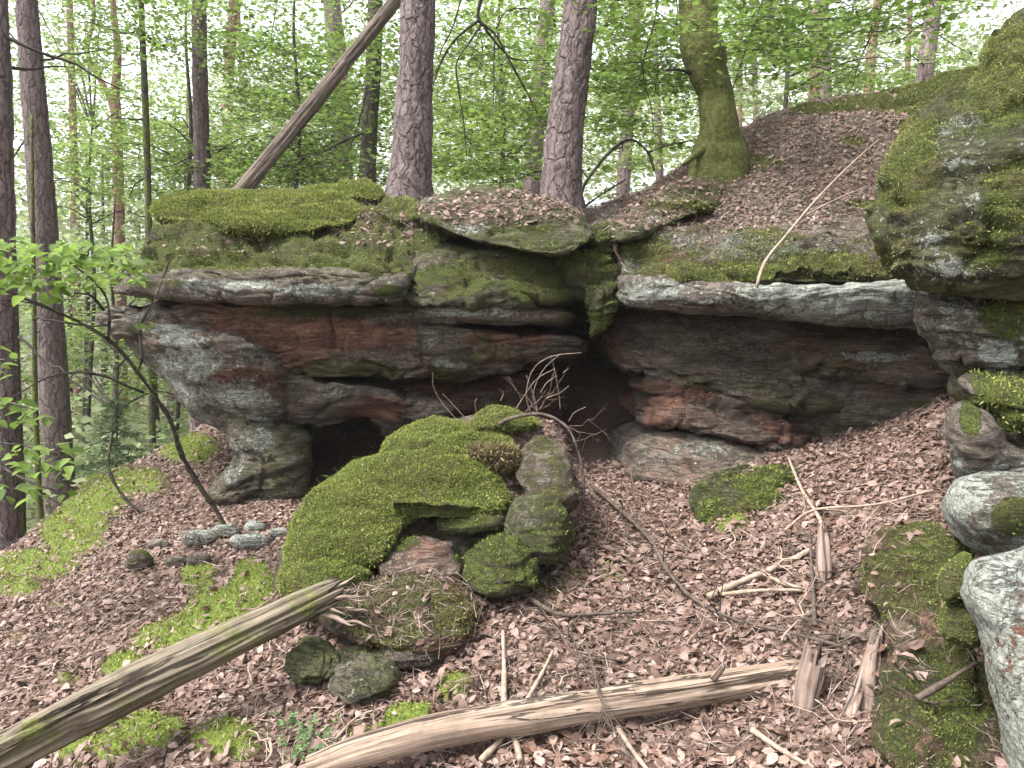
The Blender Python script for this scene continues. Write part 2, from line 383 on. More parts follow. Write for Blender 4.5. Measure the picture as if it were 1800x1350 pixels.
# ------------------------------------------------------------------ surface sampling
def facedata(V, Fq):
    a, b, c, d = (V[Fq[:, k]] for k in range(4))
    n = np.cross(c - a, d - b); ar = .5 * np.linalg.norm(n, axis=1)
    return ar, unit(n), (a + b + c + d) / 4
def sample(V, Fq, w, n):
    ar, nn, _ = facedata(V, Fq); w = ar * w
    if w.sum() <= 0 or n <= 0: return np.zeros((0, 3)), np.zeros((0, 3)), np.zeros(0, int)
    f = rng.choice(len(Fq), n, p=w / w.sum()); u = rng.random((n, 1)); v = rng.random((n, 1)); q = Fq[f]
    p = (V[q[:, 0]] * (1 - u) + V[q[:, 1]] * u) * (1 - v) + (V[q[:, 3]] * (1 - u) + V[q[:, 2]] * u) * v
    return p, nn[f], f
def strands(name, p, nrm, length, width, parent, upw=.5, jit=.55, dry=None, deep=None, mat='strand', rnd=None):
    """short curved fronds, one joined mesh"""
    n = len(p)
    if n == 0: return None
    L = length * rng.uniform(.55, 1.3, n)[:, None]; W = width * rng.uniform(.7, 1.3, n)[:, None]
    d = unit(nrm * (1 - upw) + np.array([0, 0, 1.]) * upw + rng.normal(0, jit, (n, 3)) * .8)
    side = unit(np.cross(d, rng.normal(0, 1, (n, 3))))
    bend = rng.normal(0, .35, (n, 3)); bend[:, 2] -= .25
    b = p - nrm * .004
    m = b + d * L * .55; t = b + (d + bend * .6) * L
    V = np.stack([b, m + side * W * .6, t, m - side * W * .6], 1).reshape(-1, 3)
    fq = np.arange(n)[:, None] * 4 + np.array([0, 1, 2, 3])
    r = np.clip(rng.beta(2, 2, n) if rnd is None else rnd, 0, 1)
    rr = np.stack([r * .7, r * .95, np.minimum(1, r * 1.1 + .05), r * .95], 1).ravel()
    at = {'rnd': rr, 'dry': np.repeat(np.zeros(n) if dry is None else dry, 4), 'deep': np.repeat(np.zeros(n) if deep is None else deep, 4)}
    return obj(name, make_mesh(name, V, fq, M[mat], at), parent, 'stuff')

# ------------------------------------------------------------------ rocks
def smoothlist(x, xp, fp):
    y = np.interp(x, xp, fp)
    k = 9
    yy = np.pad(y, k, mode='edge'); ker = np.hanning(2 * k + 1 + 2)[1:-1]; ker /= ker.sum()
    return np.convolve(yy, ker, 'valid')
SURF = []
def rock_finish(name, V, Fq, parent, seed, amp, bed, moss, lichen, red, algae, mossdens, mosslen, dry=0., deep=0., greydens=0, low=1., nowrapnorm=False, litter=0., peat=None):
    V = V.reshape(-1, 3)
    a_, b_, c_, d_ = (V[Fq[:, k]] - V.mean(0) for k in range(4))
    if (np.cross(c_ - a_, d_ - b_) * a_).sum() < 0: Fq = np.ascontiguousarray(Fq[:, ::-1])
    nn = np.zeros_like(V); ar, fn, _ = facedata(V, Fq)
    for k in range(4): np.add.at(nn, Fq[:, k], fn * ar[:, None])
    nn = unit(nn); off = np.array([seed * 3.7, seed * 1.3, seed * 7.1])
    q = V + off
    w = q + .12 * np.stack([fbm(q * 2, 2), fbm(q * 2 + 5, 2), fbm(q * 2 + 9, 2)], -1)
    d = amp * low * fbm(w * np.array([1.6, 1.6, 2.6]), 3) + amp * .5 * fbm(w * np.array([5, 5, 9]), 4)
    rid = 1 - np.abs(fbm(w * np.array([1.1, 1.1, 9.0]), 3)) * 2.2
    d -= bed * 1.2 * np.clip(rid, 0, 1) ** 7
    crk = 1 - np.abs(fbm(w * np.array([2.6, 2.6, 1.6]) + 31, 3)) * 3.2
    d -= bed * 1.3 * np.clip(crk, 0, 1) ** 9
    zz = w[:, 2] * 11 + 1.4 * fbm(q * np.array([.8, .8, .5]) + 12, 2)
    lay = np.stack([w[:, 0] * .55, w[:, 1] * .55, np.floor(zz) + sstep(.86, 1, zz - np.floor(zz))], -1)
    d += bed * 1.1 * vnoise(lay)
    d += amp * .28 * fbm(w * np.array([15, 15, 24]), 3)
    V = V + nn * d[:, None]
    ar, fn, _ = facedata(V, Fq); n2 = np.zeros_like(V)
    for k in range(4): np.add.at(n2, Fq[:, k], fn * ar[:, None])
    n2 = unit(n2); px, py = PIX(V)
    nz = n2[:, 2]; nA = fbm(q * 2.3 + 3, 4); nB = fbm(q * 3.1 + 40, 4); nC = fbm(q * 1.7 + 80, 3)
    def val(spec, n, up, k_=1.):
        a0, aup, bl = spec
        return np.clip(a0 + aup * np.clip(up, 0, 1) + k_ * (blobs(px, py, bl) if bl else 0) + .38 * n, 0, 1.2)
    am = val(moss, nA, nz); al = val(lichen, nB, np.clip(1 - np.abs(nz), 0, 1), .72); rd = val(red, nC, 0 * nz); ag = val(algae, fbm(q * 1.3 + 60, 3), nz)
    if litter:   # leaf-covered tops are bare of moss
        lt = sstep(.35, .7, np.clip(nz, 0, 1)) * litter
        am = am * (1 - .75 * lt)
    me = make_mesh(name, V, Fq, M['rock'] if peat is None else M['peat'], {'moss': am, 'lichen': al * (am < .75), 'red': rd, 'algae': ag})
    o = obj(name, me, parent)
    rec = dict(o=o, V=V, F=Fq, n=n2, moss=am, px=px, py=py)
    SURF.append(rec)
    if mossdens > 0:
        fw = sstep(.32, .9, am[Fq].mean(1) + .25 * fbm(facedata(V, Fq)[2] * 9, 3)); _, fn, ctr = facedata(V, Fq)
        cx_, cy_ = PIX(ctr); vis = (((CAM - ctr) * fn).sum(1) > -.2 * np.linalg.norm(CAM - ctr, axis=1)) & (cx_ > -120) & (cx_ < 1920) & (cy_ < 1430) & (cy_ > -60)
        fw = fw * vis; area = (facedata(V, Fq)[0] * fw).sum()
        n = int(min(area * mossdens * .55, 40000))
        p, nr, f = sample(V, Fq, fw, n)
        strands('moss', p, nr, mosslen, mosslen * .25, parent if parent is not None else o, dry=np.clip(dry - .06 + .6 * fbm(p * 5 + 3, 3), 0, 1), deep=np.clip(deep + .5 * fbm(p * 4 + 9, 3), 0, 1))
    if greydens > 0:
        _, fn, ctr = facedata(V, Fq); fw = sstep(.3, .6, al[Fq].mean(1)) * (1 - .7 * sstep(.5, .85, am[Fq].mean(1))) * (((CAM - ctr) * fn).sum(1) > -.2)
        n = int(min((facedata(V, Fq)[0] * fw).sum() * greydens * .6, 14000)); p, nr, f = sample(V, Fq, fw, n)
        strands('lichen_tufts', p, nr, mosslen * .9, mosslen * .2, parent if parent is not None else o, mat='greystrand', upw=.1, jit=.9)
    return rec
CAM = np.array([0, 0, CAMZ])
NOM = (0, 0, None)
_seed = [0]
def ledge(name, parent, st, bulge=.2, nexp=2.6, back=1.6, amp=.045, bed=.03, res=4, K=50, endL=40, endR=40, endd=.35,
          moss=(-.2, .6, None), lichen=(0, 0, None), red=NOM, algae=(.2, .2, None), mossdens=0, mosslen=.03, rise=0., edge=5, **kw):
    _seed[0] += 1; s = _seed[0]
    st = np.array(st, float); px = np.arange(st[0, 0], st[-1, 0] + res * .5, res)
    top, bot, dt, db = (smoothlist(px, st[:, 0], st[:, k]) for k in range(1, 5))
    pp = np.stack([px / 60., px * 0 + s * 3.1, px * 0], -1)
    top = top + edge * fbm(pp, 4); bot = bot + edge * fbm(pp + 50, 4)
    t = np.ones_like(px); e = np.zeros_like(px)
    for w, x in ((endL, px - px[0]), (endR, px[-1] - px)):
        if w > 0:
            k = np.clip(1 - x / w, 0, 1); t *= np.sqrt(np.clip(1 - k ** 2, 0, 1)) * .97 + .03; e += endd * (1 - np.sqrt(np.clip(1 - k ** 2, 0, 1)))
    mid = (top + bot) / 2; hh = (bot - top) / 2 * t
    ph = np.linspace(pi / 2, -pi / 2, K); sg = np.sign(np.sin(ph)) * np.abs(np.sin(ph)) ** (2 / nexp); cg = np.abs(np.cos(ph)) ** (2 / nexp)
    py = mid[:, None] - hh[:, None] * sg[None]
    dd = (dt[:, None] * (1 + sg) / 2 + db[:, None] * (1 - sg) / 2) + bulge * (1 - cg)[None] + e[:, None]
    fr = P(np.repeat(px[:, None], K, 1), py, dd)
    nb = 8; bb = back * (np.linspace(1, 0, nb + 1)[:-1] ** 1.5)
    tb = fr[:, :1] + np.stack([bb * 0, bb, bb * rise], -1)[None]
    bo = fr[:, -1:] + np.stack([bb * 0, bb, bb * 0 - .0], -1)[None][:, ::-1]
    V = np.concatenate([tb, fr, bo], 1)
    R, Cc = V.shape[:2]
    Fq = gridfaces(R, Cc, True)
    return rock_finish(name, V, Fq, parent, s, amp, bed, moss, lichen, red, algae, mossdens, mosslen, **kw)
def spline_closed(pts, n):
    p = np.array(pts, float); m = len(p); r = []
    for i in range(m):
        p0, p1, p2, p3 = p[i - 1], p[i], p[(i + 1) % m], p[(i + 2) % m]
        for t in np.linspace(0, 1, 24, endpoint=False):
            r.append(.5 * (2 * p1 + (p2 - p0) * t + (2 * p0 - 5 * p1 + 4 * p2 - p3) * t * t + (3 * p1 - p0 - 3 * p2 + p3) * t ** 3))
    r = np.array(r); c = np.concatenate([r, r[:1]]); L = np.concatenate([[0], np.cumsum(np.linalg.norm(np.diff(c, axis=0), axis=1))])
    u = np.linspace(0, L[-1], n, endpoint=False)
    return np.stack([np.interp(u, L, c[:, 0]), np.interp(u, L, c[:, 1])], -1)
def boulder(name, parent, outline, d, thick=.25, back=.5, gx_=0., gy_=0., nexp=2.5, N=116, K=50, amp=.035, bed=.02, ctr=None, edge=4,
            moss=(-.2, .6, None), lichen=(0, 0, None), red=NOM, algae=(.2, .2, None), mossdens=0, mosslen=.03, **kw):
    _seed[0] += 1; s = _seed[0]
    b = spline_closed(outline, N); c = b.mean(0) if ctr is None else np.array(ctr, float)
    a = np.linspace(0, 2 * pi, N, endpoint=False)
    b = b + (edge * fbm(np.stack([np.cos(a) * 2.2 + s, np.sin(a) * 2.2, a * 0], -1), 4))[:, None] * unit(b - c)
    th = np.linspace(1e-4, pi - 1e-4, K); r = np.sin(th) ** (2 / nexp); z = np.sign(np.cos(th)) * np.abs(np.cos(th)) ** (2 / nexp)
    q = c + (b - c)[:, None, :] * r[None, :, None]
    dd = d + gx_ * (q[..., 0] - c[0]) / 100 + gy_ * (q[..., 1] - c[1]) / 100 - np.where(z > 0, z * thick, z * back)[None]
    fr = P(q[..., 0], q[..., 1], dd)
    i = np.arange(N * K).reshape(N, K); j = np.roll(i, -1, 0)
    Fq = np.stack([i[:, :-1], j[:, :-1], j[:, 1:], i[:, 1:]], -1).reshape(-1, 4)
    return rock_finish(name, fr, Fq, parent, s, amp, bed, moss, lichen, red, algae, mossdens, mosslen, **kw)

# ------------------------------------------------------------------ the overhanging outcrop on the left
RK = thing('sandstone_overhang', 'layered sandstone outcrop with undercut base and low dark cave, below the two pines', 'rock outcrop', P(460, 890, 5.9))
ledge('rock_cap', RK, [(232,470,505,6.1,5.75),(250,430,505,6.1,5.7),(285,385,500,6.3,5.65),(350,362,498,6.5,5.6),(450,352,500,6.6,5.55),(560,352,505,6.6,5.5),(650,352,505,6.6,5.5),(720,362,500,6.6,5.6),(790,380,480,6.7,5.8)],
      bulge=.16, nexp=3.2, back=2.6, amp=.12, bed=.07, moss=(.42,.4,[(420,470,130,25,.4),(600,480,110,30,.5),(300,490,60,25,.5)]), lichen=(.2,.15,[(560,440,90,30,.5),(480,410,60,20,.4)]), mossdens=11000, mosslen=.02, dry=.35, greydens=9000)
ledge('rock_layer', RK, [(203,496,517,5.7,5.75),(225,485,522,5.58,5.62),(300,470,530,5.5,5.52),(400,464,534,5.46,5.47),(500,466,535,5.44,5.45),(620,474,534,5.44,5.45),(718,488,528,5.52,5.52)],
      bulge=.14, nexp=3, back=1.2, amp=.035, bed=.02, endL=30, endR=25, moss=(-.05,.5,[(290,500,60,10,.6),(680,510,40,12,.7)]), lichen=(.22,.1,[(430,500,60,10,.7),(560,510,80,12,.7),(340,498,30,10,.6)]), algae=(.45,.2,None), mossdens=7000, mosslen=.018)
ledge('rock_layer', RK, [(168,545,580,6.15,6.15),(200,535,598,5.95,6.0),(260,535,602,5.8,5.9),(340,545,600,5.75,5.85),(420,555,595,5.8,5.9)],
      bulge=.15, back=1.2, amp=.05, bed=.05, endL=35, endR=60, moss=(-.2,.5,None), lichen=(.25,.1,[(330,555,60,20,.5)]), red=(.1,0,None), algae=(.35,.1,None))
ledge('rock_layer', RK, [(240,540,615,5.9,5.95),(330,528,620,5.72,5.78),(440,528,640,5.66,5.75),(560,528,662,5.66,5.76),(680,528,668,5.7,5.8),(780,535,660,5.85,5.9)],
      bulge=.1, nexp=4, back=1.3, amp=.05, bed=.035, moss=(-.5,.3,None), lichen=(-.15,0,[(300,575,45,22,.9),(400,580,30,50,.3)]), red=(.4,0,[(560,590,170,28,.5)]), algae=(.18,.1,[(600,650,120,20,.5),(600,548,200,12,.6)]))
ledge('rock_bowl', RK, [(200,562,588,6.2,6.3),(245,562,632,5.9,6.2),(295,566,682,5.62,6.1),(340,575,730,5.48,6.1),(400,588,760,5.4,6.1),(455,605,762,5.42,6.05),(500,640,752,5.6,6.0),(525,665,742,5.8,6.0)],
      bulge=.2, nexp=2.3, back=2.5, amp=.035, bed=.022, endL=30, endR=45, moss=(-.5,.3,None), lichen=(.32,.05,[(400,715,110,50,.35),(320,640,70,50,.35),(430,745,60,20,.5),(300,590,70,25,.4)]),
      red=(.12,0,[(430,660,70,18,.5),(345,588,30,22,.6)]), algae=(.15,.1,None))
ledge('rock_arch', RK, [(478,640,752,5.85,6.0),(540,660,748,5.72,5.98),(600,672,742,5.72,5.96),(660,682,740,5.78,5.98),(705,692,758,5.85,6.0),(765,700,752,6.05,6.15)],
      bulge=.16, nexp=2.5, back=2.5, amp=.04, bed=.03, endL=30, endR=40, moss=(-.5,.3,None), lichen=(.08,0,[(590,690,60,16,.6)]), red=(.25,0,[(670,722,70,25,.5)]), algae=(.3,.1,[(600,660,80,12,.6)]))
boulder('rock_pillar', RK, [(405,735),(450,728),(520,735),(545,800),(548,850),(525,888),(440,898),(362,890),(368,858),(402,818),(412,785)], 6.15, .4, 2.0, gy_=-.12, amp=.035, bed=.035,
      moss=(-.5,.3,None), lichen=(.1,0,[(410,820,30,60,.6),(450,780,40,30,.4)]), algae=(.5,.1,None))
ledge('rock_core', RK, [(270,400,600,6.7,6.7),(400,400,640,6.6,6.6),(700,400,650,6.5,6.5),(980,420,600,6.6,6.6)], bulge=.1, back=1.7, amp=.06, bed=.04, res=8, moss=(-.5,.2,None), red=(.3,0,None), algae=(.3,0,None))
ledge('cave_wall', RK, [(440,560,900,7.5,7.5),(520,560,900,7.6,7.6),(800,540,900,7.8,7.6),(1000,480,850,8.0,7.8),(1150,460,830,8.0,7.6),(1300,480,830,7.6,7.3)],
      bulge=.2, nexp=4, back=.6, amp=.12, bed=.06, res=8, moss=(-.6,.2,None), red=(.35,0,None), algae=(.3,0,None))
boulder('cave_side', RK, [(630,720),(720,730),(850,740),(900,800),(880,900),(760,930),(690,880),(700,800),(672,752)], 6.3, .2, .8, amp=.05, bed=.04, moss=(-.6,.2,None), red=(.6,0,None), algae=(.2,0,None))
ledge('crevice_roof', RK, [(930,440,560,6.7,6.9),(1000,430,565,6.6,6.9),(1070,430,560,6.5,6.9),(1140,440,555,6.6,6.8)], bulge=.15, back=2.0, amp=.08, bed=.05, endL=10, endR=10, moss=(-.2,.2,None), algae=(.4,0,None))
ledge('cave_roof', RK, [(400,640,700,6.4,6.5),(700,640,690,6.4,6.5),(1000,560,640,7.0,7.0)], bulge=.1, back=2.2, amp=.05, bed=.04, endL=10, endR=10, res=8, moss=(-.5,.2,None), red=(.3,0,None))
# middle part, right of the crack
ledge('rock_layer', RK, [(700,440,532,5.95,5.6),(760,430,532,5.85,5.5),(850,435,534,5.8,5.48),(940,445,536,5.82,5.52),(1000,460,538,5.95,5.65),(1035,480,532,6.3,5.95)],
      bulge=.12, back=1.4, amp=.05, bed=.035, endR=30, moss=(.2,.4,[(780,490,80,35,.4),(950,515,70,20,.5),(870,470,80,20,.3)]), lichen=(.08,.1,[(810,470,30,15,.5),(880,480,60,20,.4)]), algae=(.6,.2,None), mossdens=6000, mosslen=.016)
ledge('rock_layer', RK, [(708,532,572,5.85,5.85),(770,528,575,5.62,5.68),(850,530,570,5.58,5.66),(940,538,570,5.62,5.7),(1015,548,572,5.8,5.85)],
      bulge=.14, back=1.3, amp=.03, bed=.02, endL=30, endR=30, moss=(-.4,.4,None), lichen=(.1,0,[(800,545,60,14,.9),(870,548,60,12,.6)]), algae=(.4,.1,None), red=(.2,0,None))
ledge('rock_layer', RK, [(690,575,640,5.95,6.0),(740,572,668,5.75,5.95),(800,572,676,5.65,5.95),(880,575,662,5.68,5.9),(960,582,640,5.75,5.9),(1040,592,624,5.95,6.0)],
      bulge=.2, nexp=2.3, back=1.3, amp=.04, bed=.03, endL=40, endR=30, moss=(-.5,.3,None), lichen=(.0,0,[(760,600,20,25,.6),(830,600,30,20,.35),(780,640,60,8,.7),(970,590,35,12,.6)]), red=(.25,0,[(900,590,80,20,.4)]), algae=(.25,0,[(740,660,80,20,.8)]))
ledge('rock_layer', RK, [(640,668,740,6.5,6.4),(720,672,742,6.4,6.3),(800,675,745,6.45,6.35),(900,660,745,6.7,6.6),(1000,650,750,7.1,7.0)],
      bulge=.15, back=1, amp=.05, bed=.05, moss=(-.6,.2,None), red=(.6,0,None), algae=(.05,0,None))
boulder('rock_slab', RK, [(690,728),(715,708),(760,700),(795,712),(790,730),(740,742)], 6.1, .12, .5, amp=.02, moss=(-.5,.2,None), lichen=(.1,0,None), red=(.3,0,None), N=90, K=36)
# moss on top of the cap
for ol, d, tk, nm in (([(272,372),(300,348),(380,342),(470,336),(560,342),(625,355),(640,378),(600,398),(500,410),(420,404),(340,395),(290,392)], 6.4, .16, 1),
                  ([(520,338),(560,325),(620,322),(665,330),(668,350),(600,356),(540,352)], 6.75, .14, 1),
                  ([(640,368),(700,352),(740,360),(735,385),(690,392)], 6.45, .1, 0)):
    boulder('moss_cushion', RK, ol, d, tk, .5, gy_=-.8, amp=.075, bed=.0, edge=8, moss=(.95,.3,None) if nm else (.45,.3,None), mossdens=26000 if nm else 9000, mosslen=.026, dry=.12 if nm else .4, N=110, K=40)

SLAB = thing('lens_shaped_slab', 'lens shaped mossy sandstone slab jutting out below the two pines, dead leaves on top', 'rock slab', P(900, 445, 5.9))
boulder('slab_body', SLAB, [(728,362),(760,342),(830,333),(910,345),(990,365),(1042,402),(1035,428),(975,449),(890,440),(810,420),(755,395)], 6.0, .24, 1.5, gy_=-.75, amp=.045, bed=.03,
        moss=(.35,.2,[(950,415,100,25,.5),(800,370,60,25,.3),(840,345,60,12,.6)]), lichen=(.15,.1,[(830,400,40,12,.5)]), algae=(.7,.1,None), mossdens=9000, mosslen=.02, litter=.8, dry=.15)

# ------------------------------------------------------------------ crevice between the two outcrops
for ol, d, tk, lab in (([(985,455),(1030,440),(1075,450),(1095,490),(1075,525),(1030,530),(995,515),(980,485)], 6.0, .2, 'mossy jammed boulder filling the top of the dark crevice'),
                  ([(1034,512),(1060,500),(1084,508),(1082,545),(1062,578),(1042,588),(1036,560)], 5.75, .12, 'tongue shaped green rock hanging down into the dark crevice'),
                  ([(1040,400),(1075,395),(1100,425),(1090,455),(1050,450),(1035,425)], 6.1, .2, 'small dark mossy rock wedged beside the lens shaped slab')):
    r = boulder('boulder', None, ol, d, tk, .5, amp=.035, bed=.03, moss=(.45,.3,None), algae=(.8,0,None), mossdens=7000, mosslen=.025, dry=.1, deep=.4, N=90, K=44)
    tag(r['o'], lab, 'boulder')

# ------------------------------------------------------------------ the shelf on the right
SH = thing('sandstone_shelf', 'broad sandstone shelf with leaf covered slope above and pale lichened edge', 'rock outcrop', P(1400, 780, 5.6))
SLOPE = ledge('leafy_slope', SH, [(1080,372,470,7.0,5.55),(1150,335,482,7.3,5.35),(1250,272,492,7.7,5.2),(1310,222,495,7.9,5.1),(1400,185,496,7.9,5.0),(1500,168,494,7.6,4.92),(1600,146,492,7.2,4.85),(1720,115,488,6.8,4.75),(1850,80,482,6.4,4.6),(2000,50,470,6.0,4.5)],
      bulge=.1, nexp=2.2, back=2.5, amp=.05, bed=.02, K=90, endL=30, endR=0, rise=.05, edge=4,
      moss=(.02,.0,[(1180,430,90,30,.6),(1440,470,120,22,.7),(1250,300,60,25,.5),(1500,250,30,14,.8),(1340,285,50,15,.6),(1600,180,130,22,.9),(1650,130,170,50,.9),(1450,190,80,12,.9),(1520,360,40,15,.7),(1620,240,80,40,.6),(1300,470,120,20,.6),(1580,420,70,40,.6),(1230,470,90,20,.8),(1500,440,60,30,.6)]), lichen=(.0,0,[(1330,440,120,25,.7),(1250,400,60,25,.5),(1450,420,80,25,.6),(1140,480,60,25,.7)]), red=(.3,0,None), algae=(.25,0,[(1300,480,200,20,.6)]), mossdens=12000, mosslen=.022, dry=.3, greydens=16000)
boulder('slope_slab', SH, [(1085,425),(1092,385),(1140,350),(1200,322),(1265,308),(1295,328),(1262,362),(1195,390),(1140,412)], 6.5, .3, 1.0, gy_=-1.2, gx_=.15, amp=.06, bed=.03, moss=(.35,.3,[(1200,350,80,30,.4)]), lichen=(.1,0,[(1150,385,20,10,.8)]), algae=(.7,0,None), mossdens=9000, mosslen=.022, dry=.2, litter=.5)
ledge('slope_rim', SH, [(1083,415,488,5.8,5.45),(1150,402,493,5.85,5.28),(1250,394,499,5.8,5.12),(1350,398,499,5.62,5.0),(1450,405,497,5.42,4.92),(1550,415,495,5.2,4.85),(1650,435,493,5.05,4.8),(1720,445,490,5.0,4.8)],
      bulge=.14, nexp=2.4, back=.9, amp=.09, bed=.04, endL=30, endR=20, edge=12, moss=(.3,.3,[(1250,480,120,20,.5),(1450,470,100,25,.4),(1130,440,50,25,.3)]), lichen=(.28,0,[(1330,440,100,25,.5),(1200,430,60,20,.3),(1470,430,60,20,.4),(1110,480,30,25,.5)]), red=(.2,0,[(1165,445,16,16,1.)]), algae=(.5,0,None), mossdens=16000, mosslen=.02, dry=.35, greydens=30000)
SAD = boulder('saddle', SH, [(930,420),(985,380),(1040,366),(1100,352),(1150,335),(1160,385),(1090,435),(1000,440)], 6.95, .15, 1.2, gy_=-1.0, amp=.04, bed=.01, moss=(.1,.1,None), algae=(.3,0,None), mossdens=8000, mosslen=.02, dry=.4)
ledge('lichen_band', SH, [(1083,470,540,5.45,5.5),(1150,482,545,5.25,5.3),(1250,494,552,5.08,5.15),(1350,496,560,4.95,5.05),(1480,494,572,4.82,4.95),(1590,492,577,4.72,4.88),(1650,496,574,4.7,4.85),(1720,500,565,4.8,4.9)],
      bulge=.16, nexp=2.6, back=1.4, amp=.035, bed=.012, endL=40, endR=20, moss=(-.2,.3,[(1130,475,60,12,.6)]), lichen=(.55,0,[(1500,530,140,40,.5),(1380,525,80,30,.4),(1150,510,60,20,.3)]), red=(.2,0,None), algae=(.3,0,None), mossdens=4000, mosslen=.015)
ledge('shelf_wall', SH, [(1062,540,650,6.2,5.95),(1150,545,670,5.95,5.8),(1250,550,690,5.85,5.65),(1350,560,715,5.7,5.45),(1450,570,740,5.6,5.35),(1560,572,750,5.45,5.25),(1700,572,740,5.2,5.05),(1780,572,720,5.2,5.05)],
      bulge=.14, nexp=3, back=1.2, amp=.05, bed=.05, endR=0, moss=(-.6,.2,None), lichen=(-.05,0,[(1530,628,50,10,.75),(1370,610,10,6,.6),(1590,625,25,10,.5)]), red=(.3,0,None), algae=(.25,0,[(1300,660,120,30,.3)]))
ledge('wall_ridge', SH, [(1105,592,640,6.05,6.0),(1180,610,660,5.85,5.75),(1260,628,690,5.65,5.5),(1350,655,708,5.45,5.35),(1430,690,724,5.35,5.3),(1500,705,728,5.3,5.3)],
      bulge=.16, nexp=2.2, back=.8, amp=.05, bed=.04, endR=60, moss=(-.6,.3,[(1400,690,60,10,.5)]), lichen=(-.1,0,None), red=(.25,0,None), algae=(.45,0,None))
ledge('wall_ridge', SH, [(1330,585,640,5.55,5.55),(1430,595,660,5.4,5.38),(1540,602,672,5.25,5.22),(1640,610,680,5.1,5.08),(1740,612,680,5.05,5.05)],
      bulge=.16, nexp=2.2, back=.8, amp=.05, bed=.04, endL=90, endR=0, moss=(-.6,.2,None), lichen=(-.02,0,[(1530,628,55,12,.7),(1590,628,25,10,.6),(1490,622,14,6,.6)]), red=(.35,0,None), algae=(.3,0,None))
ledge('shelf_foot', SH, [(1370,700,785,5.55,5.6),(1430,705,792,5.4,5.5),(1520,712,800,5.25,5.4),(1620,705,790,5.1,5.25),(1720,690,770,5.0,5.1)],
      bulge=.2, nexp=2.5, back=1, amp=.05, bed=.04, endR=0, moss=(-.3,.4,[(1560,710,100,10,.6)]), lichen=(.0,0,None), red=(.1,0,None), algae=(.4,.2,None))
for nm, st, rd in (('rock_fin', [(1108,655,690,6.0,5.95),(1180,652,700,5.85,5.8),(1260,672,722,5.7,5.65),(1340,708,748,5.5,5.48),(1410,748,772,5.4,5.4)], .45),
                   ('rock_fold', [(1112,698,745,5.85,5.75),(1190,690,752,5.7,5.55),(1280,708,768,5.55,5.42),(1360,735,785,5.4,5.32),(1430,768,796,5.3,5.3)], .5),
                   ('rock_fold', [(1195,738,775,5.62,5.5),(1260,728,778,5.5,5.38),(1330,742,792,5.38,5.28),(1405,772,800,5.28,5.25)], .35)):
    ledge(nm, SH, st, bulge=.18, nexp=2.2, back=.7, amp=.07, bed=.03, endL=35, endR=50, edge=9, moss=(-.6,.2,None), lichen=(.08,0,None), red=(rd,0,None), algae=(.08,.1,None))
ledge('floor_slab', SH, [(1083,768,835,5.8,5.45),(1140,755,855,5.7,5.25),(1230,762,880,5.55,5.05),(1320,786,895,5.35,4.92),(1410,812,890,5.15,4.88)],
      bulge=.2, nexp=2.3, back=.6, amp=.05, bed=.015, endL=45, endR=60, edge=8, moss=(-.5,.1,[(1130,800,50,8,.5),(1240,850,60,20,.5)]), lichen=(.16,0,[(1220,800,60,25,.2)]), red=(.28,0,None), algae=(.02,0,None))
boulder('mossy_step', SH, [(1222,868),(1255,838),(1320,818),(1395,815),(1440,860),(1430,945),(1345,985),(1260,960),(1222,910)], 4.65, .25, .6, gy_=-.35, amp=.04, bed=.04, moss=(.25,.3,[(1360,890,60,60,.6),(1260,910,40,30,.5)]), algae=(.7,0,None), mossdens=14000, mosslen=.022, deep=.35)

# ------------------------------------------------------------------ the boulder stack close on the right
STK = 'boulders stacked close on the right'
def stone(lab, ol, d, tk, bk, **kw):
    r = boulder('boulder', None, ol, d, tk, bk, **kw); r['o']['label'] = lab; r['o']['category'] = 'boulder'
    return r
stone('shaded rock wall filling the gaps behind the right hand stack', [(1645,520),(1760,490),(1950,500),(1990,900),(1860,1010),(1725,985),(1700,820),(1672,650)], 3.55, .2, .9, amp=.06, bed=.03, moss=(.1,.3,None), lichen=(.2,0,None), algae=(.5,0,None), mossdens=9000, mosslen=.018, dry=.3)
r = stone('huge mossy grey boulder overhanging the top of the right hand stack', [(1532,400),(1540,320),(1570,255),(1640,190),(1722,130),(1738,70),(1800,12),(1930,-60),(2080,60),(2100,300),(2020,480),(1860,508),(1740,512),(1640,498),(1572,475)], 3.55, .55, 1.6, gy_=-.12, gx_=-.04, K=90, N=220, amp=.07, bed=.035, edge=6,
      moss=(.24,.3,[(1760,120,60,90,.7),(1600,300,60,90,.6),(1780,350,60,80,.5),(1720,430,60,50,.3),(1570,440,50,50,.5)]), lichen=(.2,.05,[(1680,260,60,60,.4),(1720,330,90,80,.2),(1700,470,70,20,.4)]), algae=(.8,.1,None), mossdens=30000, mosslen=.014, dry=.4, greydens=34000)
stone('lichen spotted boulder directly below the huge mossy one', [(1608,560),(1625,520),(1700,500),(1850,498),(1980,560),(1960,660),(1860,690),(1760,688),(1700,662),(1645,625)], 3.5, .35, 1.0, amp=.05, bed=.03, N=180, K=80,
      moss=(.0,.4,[(1770,560,60,50,.7),(1690,600,30,60,.4)]), lichen=(.35,.1,[(1690,570,40,50,.4),(1750,620,40,25,.6)]), algae=(.4,.1,None), mossdens=9000, mosslen=.018, dry=.2)
stone('mossy boulder third from the top in the right hand stack', [(1690,668),(1760,650),(1880,660),(1960,730),(1900,800),(1800,802),(1740,775),(1702,720)], 3.25, .42, .9, amp=.05, bed=.03, moss=(.25,.4,[(1760,720,70,40,.6)]), lichen=(.2,.1,None), algae=(.5,0,None), mossdens=9000, mosslen=.022, dry=.15)
